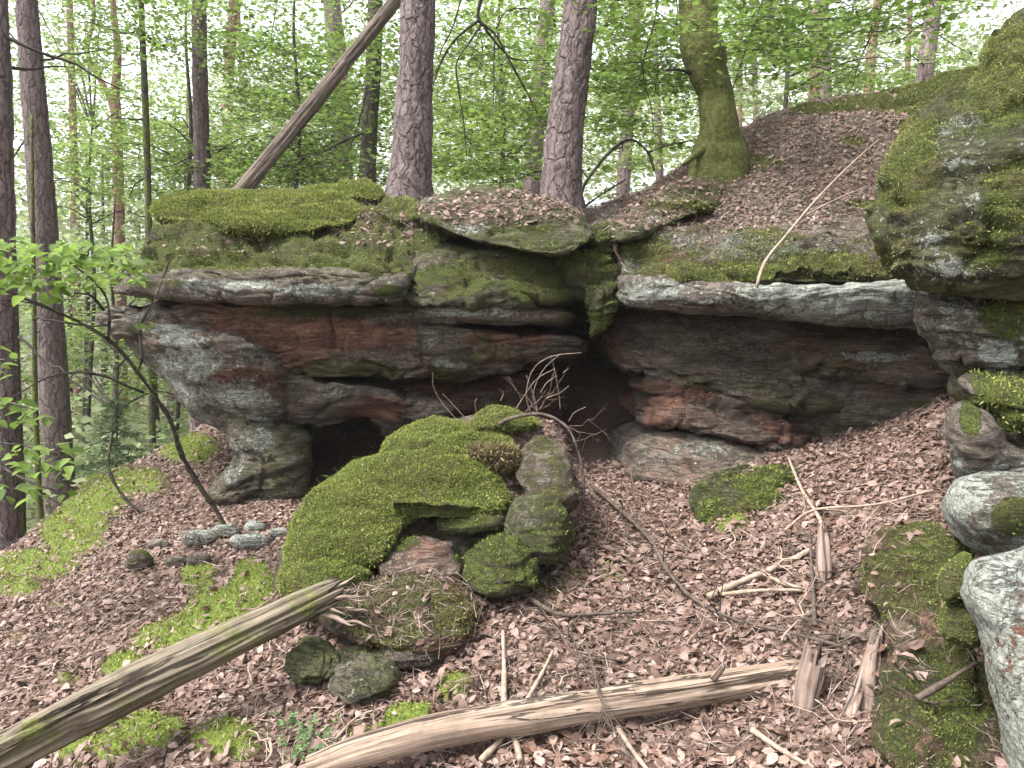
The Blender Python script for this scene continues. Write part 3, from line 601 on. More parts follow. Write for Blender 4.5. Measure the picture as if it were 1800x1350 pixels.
stone('plain grey boulder wedged low in the right hand stack', [(1668,760),(1682,712),(1725,720),(1780,775),(1860,800),(1870,850),(1760,850),(1690,838),(1668,800)], 3.15, .34, .8, amp=.04, bed=.006, moss=(-.2,.4,[(1705,740,20,40,.6)]), lichen=(.4,0,None), algae=(.2,0,None))
stone('white lichened rounded stone above the foreground rock on the right', [(1667,880),(1690,845),(1760,828),(1860,826),(1940,880),(1900,975),(1800,992),(1715,958),(1676,920)], 2.8, .32, .7, amp=.035, bed=.004, moss=(.0,.3,[(1780,910,60,40,.7)]), lichen=(.45,.1,[(1700,870,40,30,.6)]), algae=(.1,0,None), mossdens=9000, mosslen=.02)
stone('low mossy olive bedrock hump in the bottom right corner', [(1512,1000),(1540,950),(1610,932),(1690,955),(1740,1050),(1790,1200),(1850,1400),(1700,1480),(1575,1440),(1552,1300),(1555,1180),(1530,1090)], 2.5, .22, .8, gy_=-.22, gx_=.02, N=200, K=90, amp=.06, bed=.03, edge=9, nexp=3,
      moss=(.5,.12,[(1650,1000,50,60,.3),(1680,1250,50,60,.4)]), lichen=(-.1,0,None), red=(.5,0,None), algae=(.5,0,None), mossdens=34000, mosslen=.012, dry=.45, deep=.05)
stone('bluish grey lichened rock with bare pink patch in the bottom right corner', [(1700,1040),(1712,995),(1780,968),(1900,940),(2060,1000),(2100,1250),(2000,1500),(1830,1480),(1770,1330),(1738,1180),(1722,1100)], 1.95, .25, .7, gy_=-.05, N=200, K=90, amp=.03, bed=.003,
      moss=(-.4,.2,[(1770,1290,40,60,.6)]), lichen=(.62,.1,None), red=(.3,0,[(1790,1150,40,50,.7)]), algae=(.0,0,[(1780,1250,50,80,.7)]))
for i, (ol, d) in enumerate((([(1655,1000),(1690,970),(1712,985),(1705,1040),(1670,1060),(1650,1035)], 2.38), ([(1650,1080),(1680,1045),(1712,1060),(1725,1100),(1715,1135),(1675,1130),(1652,1105)], 2.3))):
    r = boulder('moss_cushion', None, ol, d, .1, .15, gy_=-.2, amp=.012, bed=0, N=90, K=40, moss=(1.1,0,None), mossdens=45000, mosslen=.009, deep=.2)
    tag(r['o'], ['upper velvety dark green moss cushion on the olive bedrock hump', 'lower velvety dark green moss cushion on the olive bedrock hump'][i], 'moss cushion')

# ------------------------------------------------------------------ the mossy boulder pile in the middle
def md(py): return float(np.interp(py, [715, 800, 900, 1000, 1100, 1240], [4.75, 4.4, 4.0, 3.65, 3.35, 3.0]))
PILE = thing('mossy_mound', 'bright green moss covered rocky mound in the middle of the hollow', 'mound', P(760, 1150, 3.4))
boulder('mound_core', PILE, [(505,1000),(540,930),(600,860),(680,790),(720,750),(800,732),(880,722),(960,745),(1002,810),(1020,880),(1000,950),(930,1020),(850,1080),(800,1150),(700,1200),(600,1200),(560,1120),(510,1050)], 4.1, .24, .9, gy_=-.34, N=220, K=100, amp=.06, bed=.04,
        moss=(.1,.25,[(940,850,50,70,.5),(600,980,80,60,.6)]), lichen=(-.1,0,None), red=(.2,0,None), algae=(.5,0,None), mossdens=7000, mosslen=.025, dry=.45)
for ol, dpy, tk, ml in (([(905,800),(935,770),(975,775),(1005,815),(1018,870),(985,885),(935,870),(905,840)], 830, .16, .024), ([(500,1030),(515,985),(560,975),(640,985),(655,1010),(600,1040),(540,1050)], 1010, .12, .03), ([(507,985),(512,930),(545,880),(600,838),(660,812),(735,788),(800,780),(845,800),(868,850),(888,885),(862,912),(800,905),(735,922),(715,935),(690,972),(662,1008),(590,1010),(540,1000)], 880, .27, .034),
                    ([(672,800),(690,762),(735,738),(790,732),(828,748),(840,780),(800,795),(730,800)], 765, .2, .03),
                    ([(815,748),(840,725),(880,714),(925,728),(945,748),(905,758),(850,760)], 735, .16, .028),
                    ([(818,788),(835,762),(870,753),(903,770),(905,795),(870,802),(835,800)], 775, .14, .028)):
    boulder('moss_cushion', PILE, ol, md(dpy) - .06, tk, .3, gy_=-.34, N=150, K=70, amp=.06, bed=0, dry=.55 if dpy == 830 else .0, moss=(.4,.2,None) if dpy == 830 else (1.1,0,None), mossdens=60000, mosslen=ml * .52, low=1.3)
boulder('peat_face', PILE, [(822,795),(860,785),(905,792),(903,815),(880,828),(840,822)], md(815) - .12, .08, .2, N=80, K=36, amp=.05, bed=0, peat=1, moss=(.9,0,None), mossdens=30000, mosslen=.03, dry=1.)
for lab, ol, dpy, tk, kw in (
    ('bare brown boulder on the near side of the mossy mound', [(662,1015),(690,965),(740,938),(785,948),(818,990),(812,1022),(740,1032)], 985, .2, dict(moss=(-.15,.4,[(700,950,40,20,.6),(810,970,20,30,.6)]), red=(.35,0,None), algae=(.25,0,None), mossdens=8000)),
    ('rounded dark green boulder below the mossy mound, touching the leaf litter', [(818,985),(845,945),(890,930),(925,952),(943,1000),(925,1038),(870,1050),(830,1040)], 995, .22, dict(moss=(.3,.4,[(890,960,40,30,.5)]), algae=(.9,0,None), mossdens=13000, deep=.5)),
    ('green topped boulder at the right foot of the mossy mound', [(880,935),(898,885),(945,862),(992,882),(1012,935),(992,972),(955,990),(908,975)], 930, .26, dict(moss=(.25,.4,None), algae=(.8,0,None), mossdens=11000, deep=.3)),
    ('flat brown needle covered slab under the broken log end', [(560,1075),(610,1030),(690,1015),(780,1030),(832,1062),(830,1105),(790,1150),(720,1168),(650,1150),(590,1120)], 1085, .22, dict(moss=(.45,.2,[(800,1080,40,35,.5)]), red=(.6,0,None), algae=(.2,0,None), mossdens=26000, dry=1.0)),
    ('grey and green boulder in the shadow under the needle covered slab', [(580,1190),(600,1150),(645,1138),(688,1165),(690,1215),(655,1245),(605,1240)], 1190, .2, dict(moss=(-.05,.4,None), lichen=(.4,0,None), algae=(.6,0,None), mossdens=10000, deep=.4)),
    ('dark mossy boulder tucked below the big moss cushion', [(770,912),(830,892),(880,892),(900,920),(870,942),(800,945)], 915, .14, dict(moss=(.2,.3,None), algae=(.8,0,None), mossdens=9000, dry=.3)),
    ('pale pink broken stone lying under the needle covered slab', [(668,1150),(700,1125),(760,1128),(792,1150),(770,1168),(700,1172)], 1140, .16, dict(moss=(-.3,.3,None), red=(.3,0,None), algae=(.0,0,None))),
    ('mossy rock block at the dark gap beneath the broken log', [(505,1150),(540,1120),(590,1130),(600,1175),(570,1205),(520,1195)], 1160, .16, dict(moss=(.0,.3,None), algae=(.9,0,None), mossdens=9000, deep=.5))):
    kw = dict(dict(lichen=(.0,0,None), mosslen=.018), **kw)
    r = boulder('boulder', None, ol, md(dpy) - .03, tk, .35, gy_=-.25, N=100, K=50, amp=.046, bed=.018, nexp=3.0, edge=6, **kw)
    tag(r['o'], lab, 'boulder')

# small stones in front of the pillar
for lab, px, py, w, h, kw in (
    ('larger pale flat stone at the foot of the leaning sapling', 440, 952, 38, 14, dict(lichen=(.8,0,None))),
    ('small pale stone behind the leaning sapling', 395, 934, 26, 14, dict(lichen=(.75,0,None))),
    ('round whitish stone near the mossy mound', 450, 928, 15, 9, dict(lichen=(.8,0,None))),
    ('flat pale stone nearest the mossy mound', 490, 938, 18, 9, dict(lichen=(.8,0,None))),
    ('wedge shaped grey stone left of the leaning sapling', 352, 945, 34, 15, dict(lichen=(.6,0,None))),
    ('dark mossy stone standing in the leaves on the left slope', 243, 985, 26, 22, dict(moss=(.3,.4,None), mossdens=9000)),
    ('olive stone in the leaves, left of a smaller one', 310, 988, 22, 14, dict(moss=(.15,.4,None))),
    ('olive stone in the leaves above the bright moss patch', 352, 985, 22, 14, dict(moss=(.15,.4,None))),
    ('dark flat stone behind the standing mossy stone', 280, 958, 22, 11, dict(lichen=(.1,0,None))),
    ('little mossy stone in the leaf litter below the hanging twigs', 1110, 1092, 11, 10, dict(moss=(.5,.3,None), mossdens=9000)),
    ('squared pink stone beside the rotten stumps', 1515, 1030, 20, 26, dict(red=(.5,0,None))),
    ('small pink stone beside the olive bedrock hump', 1552, 1090, 14, 20, dict(red=(.5,0,None)))):
    g = hit(px, py + h); a = np.linspace(0, 2 * pi, 7, endpoint=False) + rng.random()
    ol = [(px + w * cos(t) * rng.uniform(.85, 1.1), py + h * sin(t) * rng.uniform(.85, 1.1)) for t in a]
    kw = dict(dict(moss=(-.3,.3,None), algae=(.2,0,None), mosslen=.014), **kw)
    dd = g[1]; k = w * dd / F
    r = boulder('stone', None, ol, dd + .02, k * .7, k * .8, N=60, K=30, amp=.03, bed=.0, edge=3, nexp=3.4, **kw)
    tag(r['o'], lab, 'stone')

# ------------------------------------------------------------------ tubes: logs, trunks, branches
def frames(pts):
    t = unit(np.gradient(pts, axis=0)); ref = np.array([0, 0, 1.]) if abs(t[0, 2]) < .8 else np.array([0, 1., 0])
    a = []; v = unit(np.cross(ref, t[0]))
    for k in range(len(pts)):
        v = unit(v - t[k] * np.dot(v, t[k])); a.append(v)
    a = np.array(a); return t, a, np.cross(t, a)
def resample(pts, n, smooth=True):
    p = np.array(pts, float)
    if smooth and len(p) > 2:
        r = []
        q = np.concatenate([[2 * p[0] - p[1]], p, [2 * p[-1] - p[-2]]])
        for i in range(1, len(q) - 2):
            for t in np.linspace(0, 1, 12, endpoint=False):
                p0, p1, p2, p3 = q[i-1], q[i], q[i+1], q[i+2]
                r.append(.5 * (2*p1 + (p2-p0)*t + (2*p0-5*p1+4*p2-p3)*t*t + (3*p1-p0-3*p2+p3)*t**3))
        r.append(p[-1]); p = np.array(r)
    L = np.concatenate([[0], np.cumsum(np.linalg.norm(np.diff(p[:, :3], axis=0), axis=1))]); u = np.linspace(0, L[-1], n)
    return np.stack([np.interp(u, L, p[:, k]) for k in range(p.shape[1])], -1), L[-1]
def tube(pts, rad, sides=8, n=None, disp=None, cap=True, jag=0., seed=0.):
    """pts with radii swept to a closed tube; returns V, faces, buv"""
    pts = np.array(pts, float); rad = np.asarray(rad, float)
    pr = np.concatenate([pts, np.interp(np.linspace(0, 1, len(pts)), np.linspace(0, 1, len(rad)), rad)[:, None]], 1)
    if n is None: n = max(3, len(pts) * 3)
    pr, L = resample(pr, n); c = pr[:, :3]; r = pr[:, 3]
    t, a, b = frames(c); an = np.linspace(0, 2 * pi, sides, endpoint=False)
    dirv = a[:, None] * np.cos(an)[None, :, None] + b[:, None] * np.sin(an)[None, :, None]
    s = np.linspace(0, L, n)
    u = np.cos(an) * r.mean(); w = np.sin(an) * r.mean()
    cyl = np.stack([np.repeat(u[None], n, 0), np.repeat(w[None], n, 0), np.repeat(s[:, None], sides, 1)], -1) + seed
    arc = np.stack([np.repeat(an[None] * r.mean(), n, 0), np.repeat(s[:, None], sides, 1), np.zeros((n, sides))], -1)
    rr = np.repeat(r[:, None], sides, 1)
    if disp is not None: rr = rr + disp(cyl, arc, dirv)
    V = c[:, None] + dirv * rr[..., None]
    if jag:
        k = max(3, n // 8); e = np.clip((np.arange(n) - (n - k)) / (k - 1), 0, 1)
        j = vnoise(np.stack([np.cos(an) * 3.1 + seed, np.sin(an) * 3.1, an * 0], -1)) * .6 + vnoise(np.stack([np.cos(an) * 9 + seed, np.sin(an) * 9, an * 0], -1)) * .4
        V = V + t[:, None] * (e[:, None, None] * (j * jag)[None, :, None])
    F_ = gridfaces(n, sides, True)
    uv = np.stack([arc[..., 0] + seed, arc[..., 1] + seed * 2, 0 * arc[..., 0]], -1).reshape(-1, 3)
    V = V.reshape(-1, 3); fs = [F_]
    if cap:
        m0 = len(V); V = np.concatenate([V, c[:1], c[-1:] - t[-1:] * r[-1] * (.6 if jag else 0)]); uv = np.concatenate([uv, uv[:1], uv[-1:]])
        i = np.arange(sides); j = (i + 1) % sides; b0 = (n - 1) * sides
        fs.append(np.concatenate([np.stack([j, i, i * 0 + m0], -1), np.stack([b0 + i, b0 + j, i * 0 + m0 + 1], -1)]))
    return V, fs, uv
def merge(parts):
    V = []; Q = []; T = []; U = []; o = 0
    for v, fs, uv in parts:
        V.append(v); U.append(uv)
        for f in fs: (Q if f.shape[1] == 4 else T).append(f + o)
        o += len(v)
    fs = []
    if Q: fs.append(np.concatenate(Q))
    if T: fs.append(np.concatenate(T))
    return np.concatenate(V), fs, np.concatenate(U)
def tubeobj(name, parts, mat, parent=None, mossy=0.):
    if isinstance(parts, tuple): parts = [parts]
    V, fs, uv = merge(parts)
    return obj(name, make_mesh(name, V, fs, M[mat], {'buv': uv, 'mossy': np.full(len(V), mossy) if np.isscalar(mossy) else mossy}), parent)
def wiggly(p0, p1, n, amt, r):
    p0 = np.array(p0, float); p1 = np.array(p1, float); L = np.linalg.norm(p1 - p0)
    t = np.linspace(0, 1, n)[:, None]; w = np.cumsum(r.normal(0, 1, (n, 3)), 0); w = w - w[:1] - (w[-1:] - w[:1]) * t
    return p0 + (p1 - p0) * t + w * amt * L / n

def wooddisp(knots=.4, amp=.012, seed=0.):
    def f(cyl, arc, d):
        g = fbm(cyl * np.array([26, 26, 1.6]) + seed, 4) * amp + fbm(cyl * np.array([5, 5, 3.0]) + seed, 3) * amp * 1.2
        ck = 1 - np.abs(fbm(cyl * np.array([16, 16, .8]) + seed + 9, 3)) * 5
        return g - amp * 2.2 * np.clip(ck, 0, 1) ** 3 - amp * .8 * np.abs(fbm(cyl * np.array([60, 60, 3]) + seed, 2))
    return f
# ---- fallen logs
LL = thing('fallen_log', 'weathered grey brown log with splintered end, running up from the bottom left corner', 'log', P(300, 1230, 2.8))
lp = [P(-110,1385,2.25), P(20,1318,2.38), P(200,1225,2.65), P(400,1128,2.93), P(520,1072,3.12), P(588,1040,3.22)]
tubeobj('log_trunk', tube(lp, [.076,.076,.075,.072,.069,.062], 80, 280, wooddisp(amp=.012, seed=3.), jag=.10, seed=3.), 'log', LL, .47)
for k in range(13):
    u = rng.random(); a = P(565 + 20 * rng.random(), 1042 + 40 * u, 3.2 - .05 * u); b = P(600 + 65 * rng.random(), 1028 + 75 * u + rng.normal(0, 6), 3.2 - .12 * u); r0 = rng.uniform(.004, .011)
    tubeobj('splinter', tube(wiggly(a, b, 6, .25, rng), [r0, r0 * .9, r0 * .15], 5, 14, lambda c, a_, d: fbm(c * np.array([140, 140, 20]), 2) * .006, seed=k * 2.), 'rot', LL)
RL = thing('fallen_log', 'smooth pale barkless log lying across the leaf litter at the bottom', 'log', P(1000, 1260, 2.55))
rp = [P(545,1352,2.42), P(650,1315,2.44), P(780,1283,2.5), P(950,1255,2.57), P(1100,1232,2.63), P(1280,1205,2.71), P(1425,1182,2.79)]
tubeobj('log_trunk', tube(rp, [.045,.056,.062,.062,.06,.058,.056], 70, 280, wooddisp(amp=.006, seed=8.), jag=.05, seed=8.), 'paleLog', RL, .16)
tubeobj('knot', tube([P(1255,1192,2.66), P(1268,1176,2.62), P(1272,1168,2.6)], [.014,.012,.009], 10, 8), 'paleLog', RL)
LP = thing('leaning_dead_tree', 'bare dead trunk leaning diagonally behind the left pine above the mossy cap', 'dead tree', P(425, 335, 7.0))
tubeobj('trunk', tube([P(405,352,7.0), P(440,318,7.05), P(560,170,7.5), P(690,8,8.1), P(800,-130,8.6)], [.09,.078,.074,.072,.068], 40, 120, wooddisp(amp=.01, seed=5.), seed=5.), 'greyLog', LP, -.2)
# ---- rotten stumps and chunks, bottom right
for k, (lab, pts, rd, jg, mt) in enumerate((
    ('upright crumbling stump piece at the right end of the pale log', [(1412,1275,2.6),(1420,1215,2.66),(1432,1155,2.72)], [.05,.052,.045], .1, 'rot'),
    ('tall grey decayed post leaning beside the olive bedrock', [(1525,1265,2.55),(1530,1190,2.62),(1540,1120,2.7)], [.04,.045,.035], .1, 'rot'),
    ('thin rotten stake slanting between the two decayed posts', [(1478,1295,2.5),(1500,1230,2.58),(1518,1170,2.66)], [.026,.03,.02], .05, 'rot'),
    ('grey broken stake standing in the leaves above the stumps', [(1450,1045,3.1),(1448,990,3.2),(1445,935,3.3)], [.032,.035,.022], .06, 'rot'),
    ('low chunk of red rotten wood between the stumps', [(1440,1245,2.6),(1470,1225,2.66),(1498,1212,2.72)], [.03,.035,.02], .04, 'rot'),
    ('crumbling bark chunk lying above the olive bedrock hump', [(1570,945,3.2),(1590,920,3.28),(1600,900,3.33)], [.02,.035,.02], .05, 'rot'),
    ('broad split plank of rotten wood by the lichened stone', [(1605,955,3.0),(1640,935,3.05),(1665,915,3.1)], [.03,.05,.02], .05, 'rot'),
    ('pale standing splinter in the leaf slope under the shelf', [(1480,780,4.75),(1495,755,4.8),(1512,728,4.85)], [.012,.014,.006], .03, 'paletwig'),
    ('small rotten stub half hidden against the olive bedrock', [(1580,1275,2.3),(1590,1250,2.33),(1600,1230,2.36)], [.02,.03,.02], .04, 'rot'))):
    d_ = hit(pts[0][0], pts[0][1] - 8)[1]; pw = np.array([P(q[0], q[1], d_ + .6 * (q[2] - pts[0][2])) for q in pts]); pw[0, 2] -= .03
    o = tubeobj('rotten_wood' if mt == 'rot' else 'wood_splinter', tube(pw, rd, 28, 36, wooddisp(amp=.012 if mt == 'rot' else .004, seed=k * 4.), jag=jg, seed=k * 4.), mt)
    tag(o, lab, 'rotten wood')
# ---- dead branches and sticks lying about
def stick(lab, pts, r0, r1, mat='twig', twigs=0, tl=.25, name='dead_branch', seed=0, mossy=0., disp=.15, up=.4, lie=True):
    r = np.random.default_rng(100 + seed)
    if lie and seed not in (9, 10, 11, 12, 18, 19): pts = [(q[0], q[1], hit(q[0], min(q[1], 1400))[1] * .985) for q in pts]; lift = .022 + r0 * .6
    else: lift = 0.
    pw = np.array([P(*q) for q in pts]) + np.array([0, 0, lift]); base = thing(name, lab, 'branch', pw[0])
    tubeobj('stem', tube(pw, [r0, (r0 + r1) / 2, r1], 8, max(12, len(pts) * 7), lambda c, a, d: fbm(c * 25 + seed, 3) * r0 * disp * 2, seed=seed), mat, base, mossy)
    if twigs:
        pr, L = resample(pw, 60)
        for k in range(twigs):
            i = r.integers(12, 59); p = pr[i]; d = unit(unit(pr[i] - pr[i-1]) * .7 + r.normal(0, .6, 3) + np.array([0, 0, up * r.random()]))
            l = tl * r.uniform(.4, 1.2); q = wiggly(p, p + d * l, 7, .25, r)
            parts = [tube(q, [r1 * .75, r1 * .25], 5, 10)]
            for _ in range(2):
                j = r.integers(2, 6); d2 = unit(d + r.normal(0, .6, 3)); parts.append(tube(wiggly(q[j], q[j] + d2 * l * .45, 4, .2, r), [r1 * .5, r1 * .2], 4, 6))
            tubeobj('side_twig', parts, mat, base)
    return base
stick('long dark branch trailing down the leaf hollow from the mound', [(1045,865,4.7),(1090,905,4.4),(1140,955,4.05),(1175,1015,3.65),(1215,1060,3.42),(1290,1100,3.2),(1390,1125,3.05),(1480,1150,2.95)], .015, .006, 'twig', 12, .35, seed=1, mossy=.3)
stick('bent brown stick beside the dark green boulder', [(862,1050,3.4),(915,1052,3.38),(950,1075,3.3),(990,1092,3.25),(1050,1090,3.25),(1130,1085,3.28)], .014, .007, 'twig', 3, .15, seed=2)
stick('pale stick standing up to the pale log from the litter', [(886,1255,2.68),(886,1190,2.85),(884,1120,3.1)], .013, .008, 'paletwig', 0, seed=3)
stick('short pale stick slanting right of the upright one', [(925,1245,2.72),(950,1200,2.85),(972,1155,2.98)], .010, .006, 'paletwig', 0, seed=4)
stick('forked pale branch lying left of the grey broken stake', [(1245,1060,3.3),(1300,1035,3.38),(1370,1005,3.5),(1430,975,3.6)], .018, .012, 'paletwig', 3, .25, seed=5)
stick('straight pale stick under the forked pale branch', [(1265,1055,3.3),(1340,1048,3.3),(1415,1048,3.28)], .011, .008, 'paletwig', 0, seed=6)
stick('pale stick crossing to the foot of the broken stake', [(1335,1015,3.42),(1375,1035,3.34),(1418,1050,3.26)], .013, .009, 'paletwig', 0, seed=7)
stick('slim leaning rod rising from the mossy step', [(1385,810,4.55),(1410,870,4.2),(1440,920,3.9),(1452,965,3.65)], .009, .012, 'paletwig', 0, seed=8)
stick('long pale fallen branch draped down the leafy slope to the shelf edge', [(1330,505,4.78),(1345,460,4.85),(1385,410,5.15),(1440,345,5.65),(1500,285,6.1),(1545,245,6.4)], .011, .006, 'paletwig', 2, .3, seed=9)
stick('second pale branch crossing the leafy slope', [(1400,388,5.35),(1460,355,5.6),(1530,325,5.75)], .008, .004, 'paletwig', 1, .2, seed=10)
stick('dark slanting stick lying on the olive bedrock hump', [(1612,1228,2.2),(1660,1200,2.22),(1718,1162,2.22)], .012, .006, 'twig', 0, seed=11)
stick('thin dark stick crossing from stumps onto the bedrock', [(1500,1195,2.6),(1560,1215,2.4),(1650,1238,2.22)], .007, .004, 'twig', 2, .1, seed=12)
stick('dark upright twig in front of the broken stake', [(1432,1110,2.95),(1428,1030,3.05),(1422,940,3.2)], .010, .006, 'twig', 5, .2, seed=13)
stick('stick poking out beneath the pale log on its left', [(845,1350,2.4),(870,1325,2.45),(890,1300,2.5)], .012, .009, 'paletwig', 0, seed=14)
stick('second stick poking out beneath the pale log', [(915,1350,2.4),(908,1322,2.45),(900,1302,2.5)], .011, .01, 'paletwig', 0, seed=15)
stick('stick lying from the pale log toward the lower edge', [(1085,1290,2.52),(1110,1330,2.42),(1140,1370,2.32)], .009, .007, 'paletwig', 0, seed=16)
stick('pale stick at the lower right edge among dead leaves', [(1320,1295,2.5),(1370,1330,2.42),(1430,1365,2.32)], .010, .008, 'paletwig', 0, seed=17)
stick('bundle of bare dead twigs drooping over the pale log', [(1030,1130,3.05),(1045,1180,2.75),(1060,1240,2.45),(1075,1285,2.4)], .006, .003, 'twig', 16, .28, seed=18, up=-.5)
stick('mossy arched dead branch on top of the mound', [(865,752,4.5),(900,735,4.4),(950,728,4.35),(990,745,4.3),(1010,775,4.25),(1025,830,4.2),(1028,880,4.2)], .013, .004, 'twig', 14, .4, seed=19, mossy=.5)
stick('thin twig lying below the needle covered slab', [(590,1310,2.7),(630,1270,2.8),(690,1250,2.85)], .005, .003, 'paletwig', 0, seed=20)
stick('curving twig over the bottom left moss patch', [(340,1345,2.55),(400,1300,2.62),(470,1262,2.75)], .006, .003, 'paletwig', 3, .12, seed=21)
stick('thin branched twig on the near moss patch', [(120,1325,2.6),(180,1335,2.55),(240,1350,2.5)], .005, .003, 'paletwig', 2, .1, seed=22)
stick('dry branch lying against the right hand leaf slope', [(1380,940,3.8),(1430,905,3.95),(1540,895,3.85),(1640,870,3.7)], .008, .005, 'paletwig', 3, .2, seed=23)
stick('old root crossing the litter near the lower stumps', [(1445,1135,2.9),(1500,1130,2.85),(1550,1135,2.75)], .014, .007, 'twig', 2, .15, seed=24)
r_ = np.random.default_rng(77)
for k in range(46):
    px, py = (r_.uniform(930, 1640), r_.uniform(930, 1345)) if k < 32 else (r_.uniform(20, 520), r_.uniform(960, 1340))
    g = hit(px, py); az = r_.random() * 2 * pi; L = r_.uniform(.18, .55); q = []
    for t_ in np.linspace(-.5, .5, 8):
        x = g[0] + cos(az + .6 * t_) * L * t_; y = g[1] + sin(az + .6 * t_) * L * t_; q.append((x, y))
    q = np.array(q); q += r_.normal(0, .012, q.shape); zz_ = gz(q[:, 0], q[:, 1]) + .028 + .03 * r_.random() + np.linspace(0, 1, 8) * r_.uniform(0, .07)
    if q[:, 1].min() < 1.9: continue
    q3 = np.concatenate([q, zz_[:, None]], 1); b_ = thing('dry_twig', 'thin dry twig lying loose on the dead leaves', 'twig', q3[0], 'loose twigs on the dead leaves'); rr_ = r_.uniform(.0025, .006)
    mt_ = ['twig', 'paletwig', 'twig'][k % 3]; tubeobj('stem', tube(q3, [rr_, rr_ * .4], 5, 18), mt_, b_)
    for j in range(r_.integers(1, 4)):
        i = r_.integers(1, 6); d_ = unit(q3[i+1] - q3[i]) + r_.normal(0, .55, 3); d_[2] = abs(d_[2]) * .4; tubeobj('side_twig', tube(wiggly(q3[i], q3[i] + unit(d_) * L * r_.uniform(.2, .45), 5, .25, r_), [rr_ * .6, rr_ * .25], 4, 8), mt_, b_)
# white bare twigs arching over the mound
r_ = np.random.default_rng(5)
TW = thing('bare_twig_spray', 'pale arching spray of bare twigs in front of the dark crevice', 'twigs', P(935, 730, 4.35))
for pl in ([(935,730),(925,700),(930,665),(945,640),(975,625),(1022,620)], [(945,728),(938,690),(955,650),(985,622)], [(985,720),(982,690),(975,650),(968,625)], [(905,722),(925,690),(945,665),(975,648)], [(945,725),(940,700),(925,660)],
           [(880,705),(885,690),(876,684)], [(800,735),(775,705),(762,680),(761,655)], [(820,738),(800,715),(778,692)], [(840,735),(835,712),(838,700)], [(960,700),(985,690),(1000,678)], [(950,690),(962,672),(980,660)], [(1000,740),(1010,725),(1030,715)], [(990,655),(1000,648)], [(915,700),(912,690)]):
    q = [P(a, b, 4.3 - .04 * i) for i, (a, b) in enumerate(pl)]
    tubeobj('twig', tube(q, [.0028, .0014], 5, 16), 'paletwig', TW)

# ------------------------------------------------------------------ living trees
def barkdisp(su, sv, amp, seed):
    def f(cyl, arc, d):
        q = np.stack([arc[..., 0] * su + .8 * fbm(cyl * 11, 3), arc[..., 1] * sv + .9 * fbm(cyl * 11 + 4, 3), arc[..., 0] * 0], -1) + seed
        d1, d2, idv = worley(q)
        return amp * (sstep(0, .25, d2 - d1) - .6) + amp * .7 * (idv - .5) + amp * fbm(cyl * 30, 2) * .4 + .012 * fbm(cyl * 4 + seed, 2)
    return f
def trunk(root, pts, w, mat, sides=14, n=40, mossy=0., bark=0., flare=0., name='trunk', seed=0., toground=True, s0=.0, lump=0.):
    """pts in picture and depth; w = trunk width in picture at each point"""
    pw = np.array([P(*q) for q in pts]); rd = np.array([wi * q[2] / F / 2 / CP for wi, q in zip(w, pts)])
    if toground:   # carry the trunk down into the soil
        b = pw[0]; g = float(gz(b[0], b[1]))
        if b[2] > g:
            k = unit(pw[0] - pw[1]); bb = b + k * (b[2] - g + .15) / max(.3, -k[2]); pw = np.concatenate([[bb], pw]); rd = np.concatenate([[rd[0] * 1.05], rd])
    def dsp(c, a, d):
        r = barkdisp(19, 4.2, bark, seed)(c, a, d) if bark else .03 * rd.mean() * fbm(c * 6 + seed, 2)
        if lump: r = r + lump * fbm(c * 3.5 + seed, 3)
        if flare:
            s = a[..., 1] - a[..., 1].min(); ang = np.arctan2(c[..., 1] - seed, c[..., 0] - seed)
            r = r + flare * (1 / (1 + np.exp(np.clip((s - s0) / .08, -30, 30)))) * (1 + .7 * np.sin(ang * 3 + seed) + .5 * np.sin(ang * 5 + 1))
        return r
    mo = None
    V, fs, uv = tube(pw, rd, sides, n, dsp, seed=seed)
    return tubeobj(name, (V, fs, uv), mat, root, mossy), pw
def leafmesh(name, p, d, nrm, size, mat, parent, kind='stuff', fold=.2, rnd=None, aspect=.62, detail=False):
    """one joined mesh of leaves at p pointing along d with face normal nrm"""
    n = len(p); side = unit(np.cross(nrm, d)); nr = np.cross(d, side); s = size[:, None]
    W = s * aspect * .5
    if detail:
        prof = [(0, 0), (.18, .62), (.42, 1.), (.68, .78), (.88, .36)]
        rows = []
        for t, w in prof:
            z = -.18 * t * t
            rows += [p + d * s * t + nr * s * z, p + d * s * t + side * W * w + nr * (s * z + W * w * fold), p + d * s * t - side * W * w + nr * (s * z + W * w * fold)]
        rows.append(p + d * s + nr * s * -.18)
        V = np.stack(rows, 1); m = V.shape[1]; V = V.reshape(-1, 3); i = np.arange(n)[:, None] * m
        q = []
        for k in range(4):
            a = 3 * k; q += [i + np.array([a, a + 3, a + 4, a + 1]), i + np.array([a, a + 2, a + 5, a + 3])]
        t = np.concatenate([i + np.array([12, 15, 13]), i + np.array([12, 14, 15])]); fs = [np.concatenate(q), t]
    else:
        V = np.stack([p, p + d * s * .45 + side * W + nr * W * fold, p + d * s, p + d * s * .45 - side * W + nr * W * fold], 1); m = 4
        V = V.reshape(-1, 3); i = np.arange(n)[:, None] * 4; fs = [np.concatenate([i + np.array([0, 1, 2]), i + np.array([0, 2, 3])])]
    r = rng.random(n) if rnd is None else rnd
    return obj(name, make_mesh(name, V, fs, M[mat], {'rnd': np.repeat(r, m)}), parent, kind)
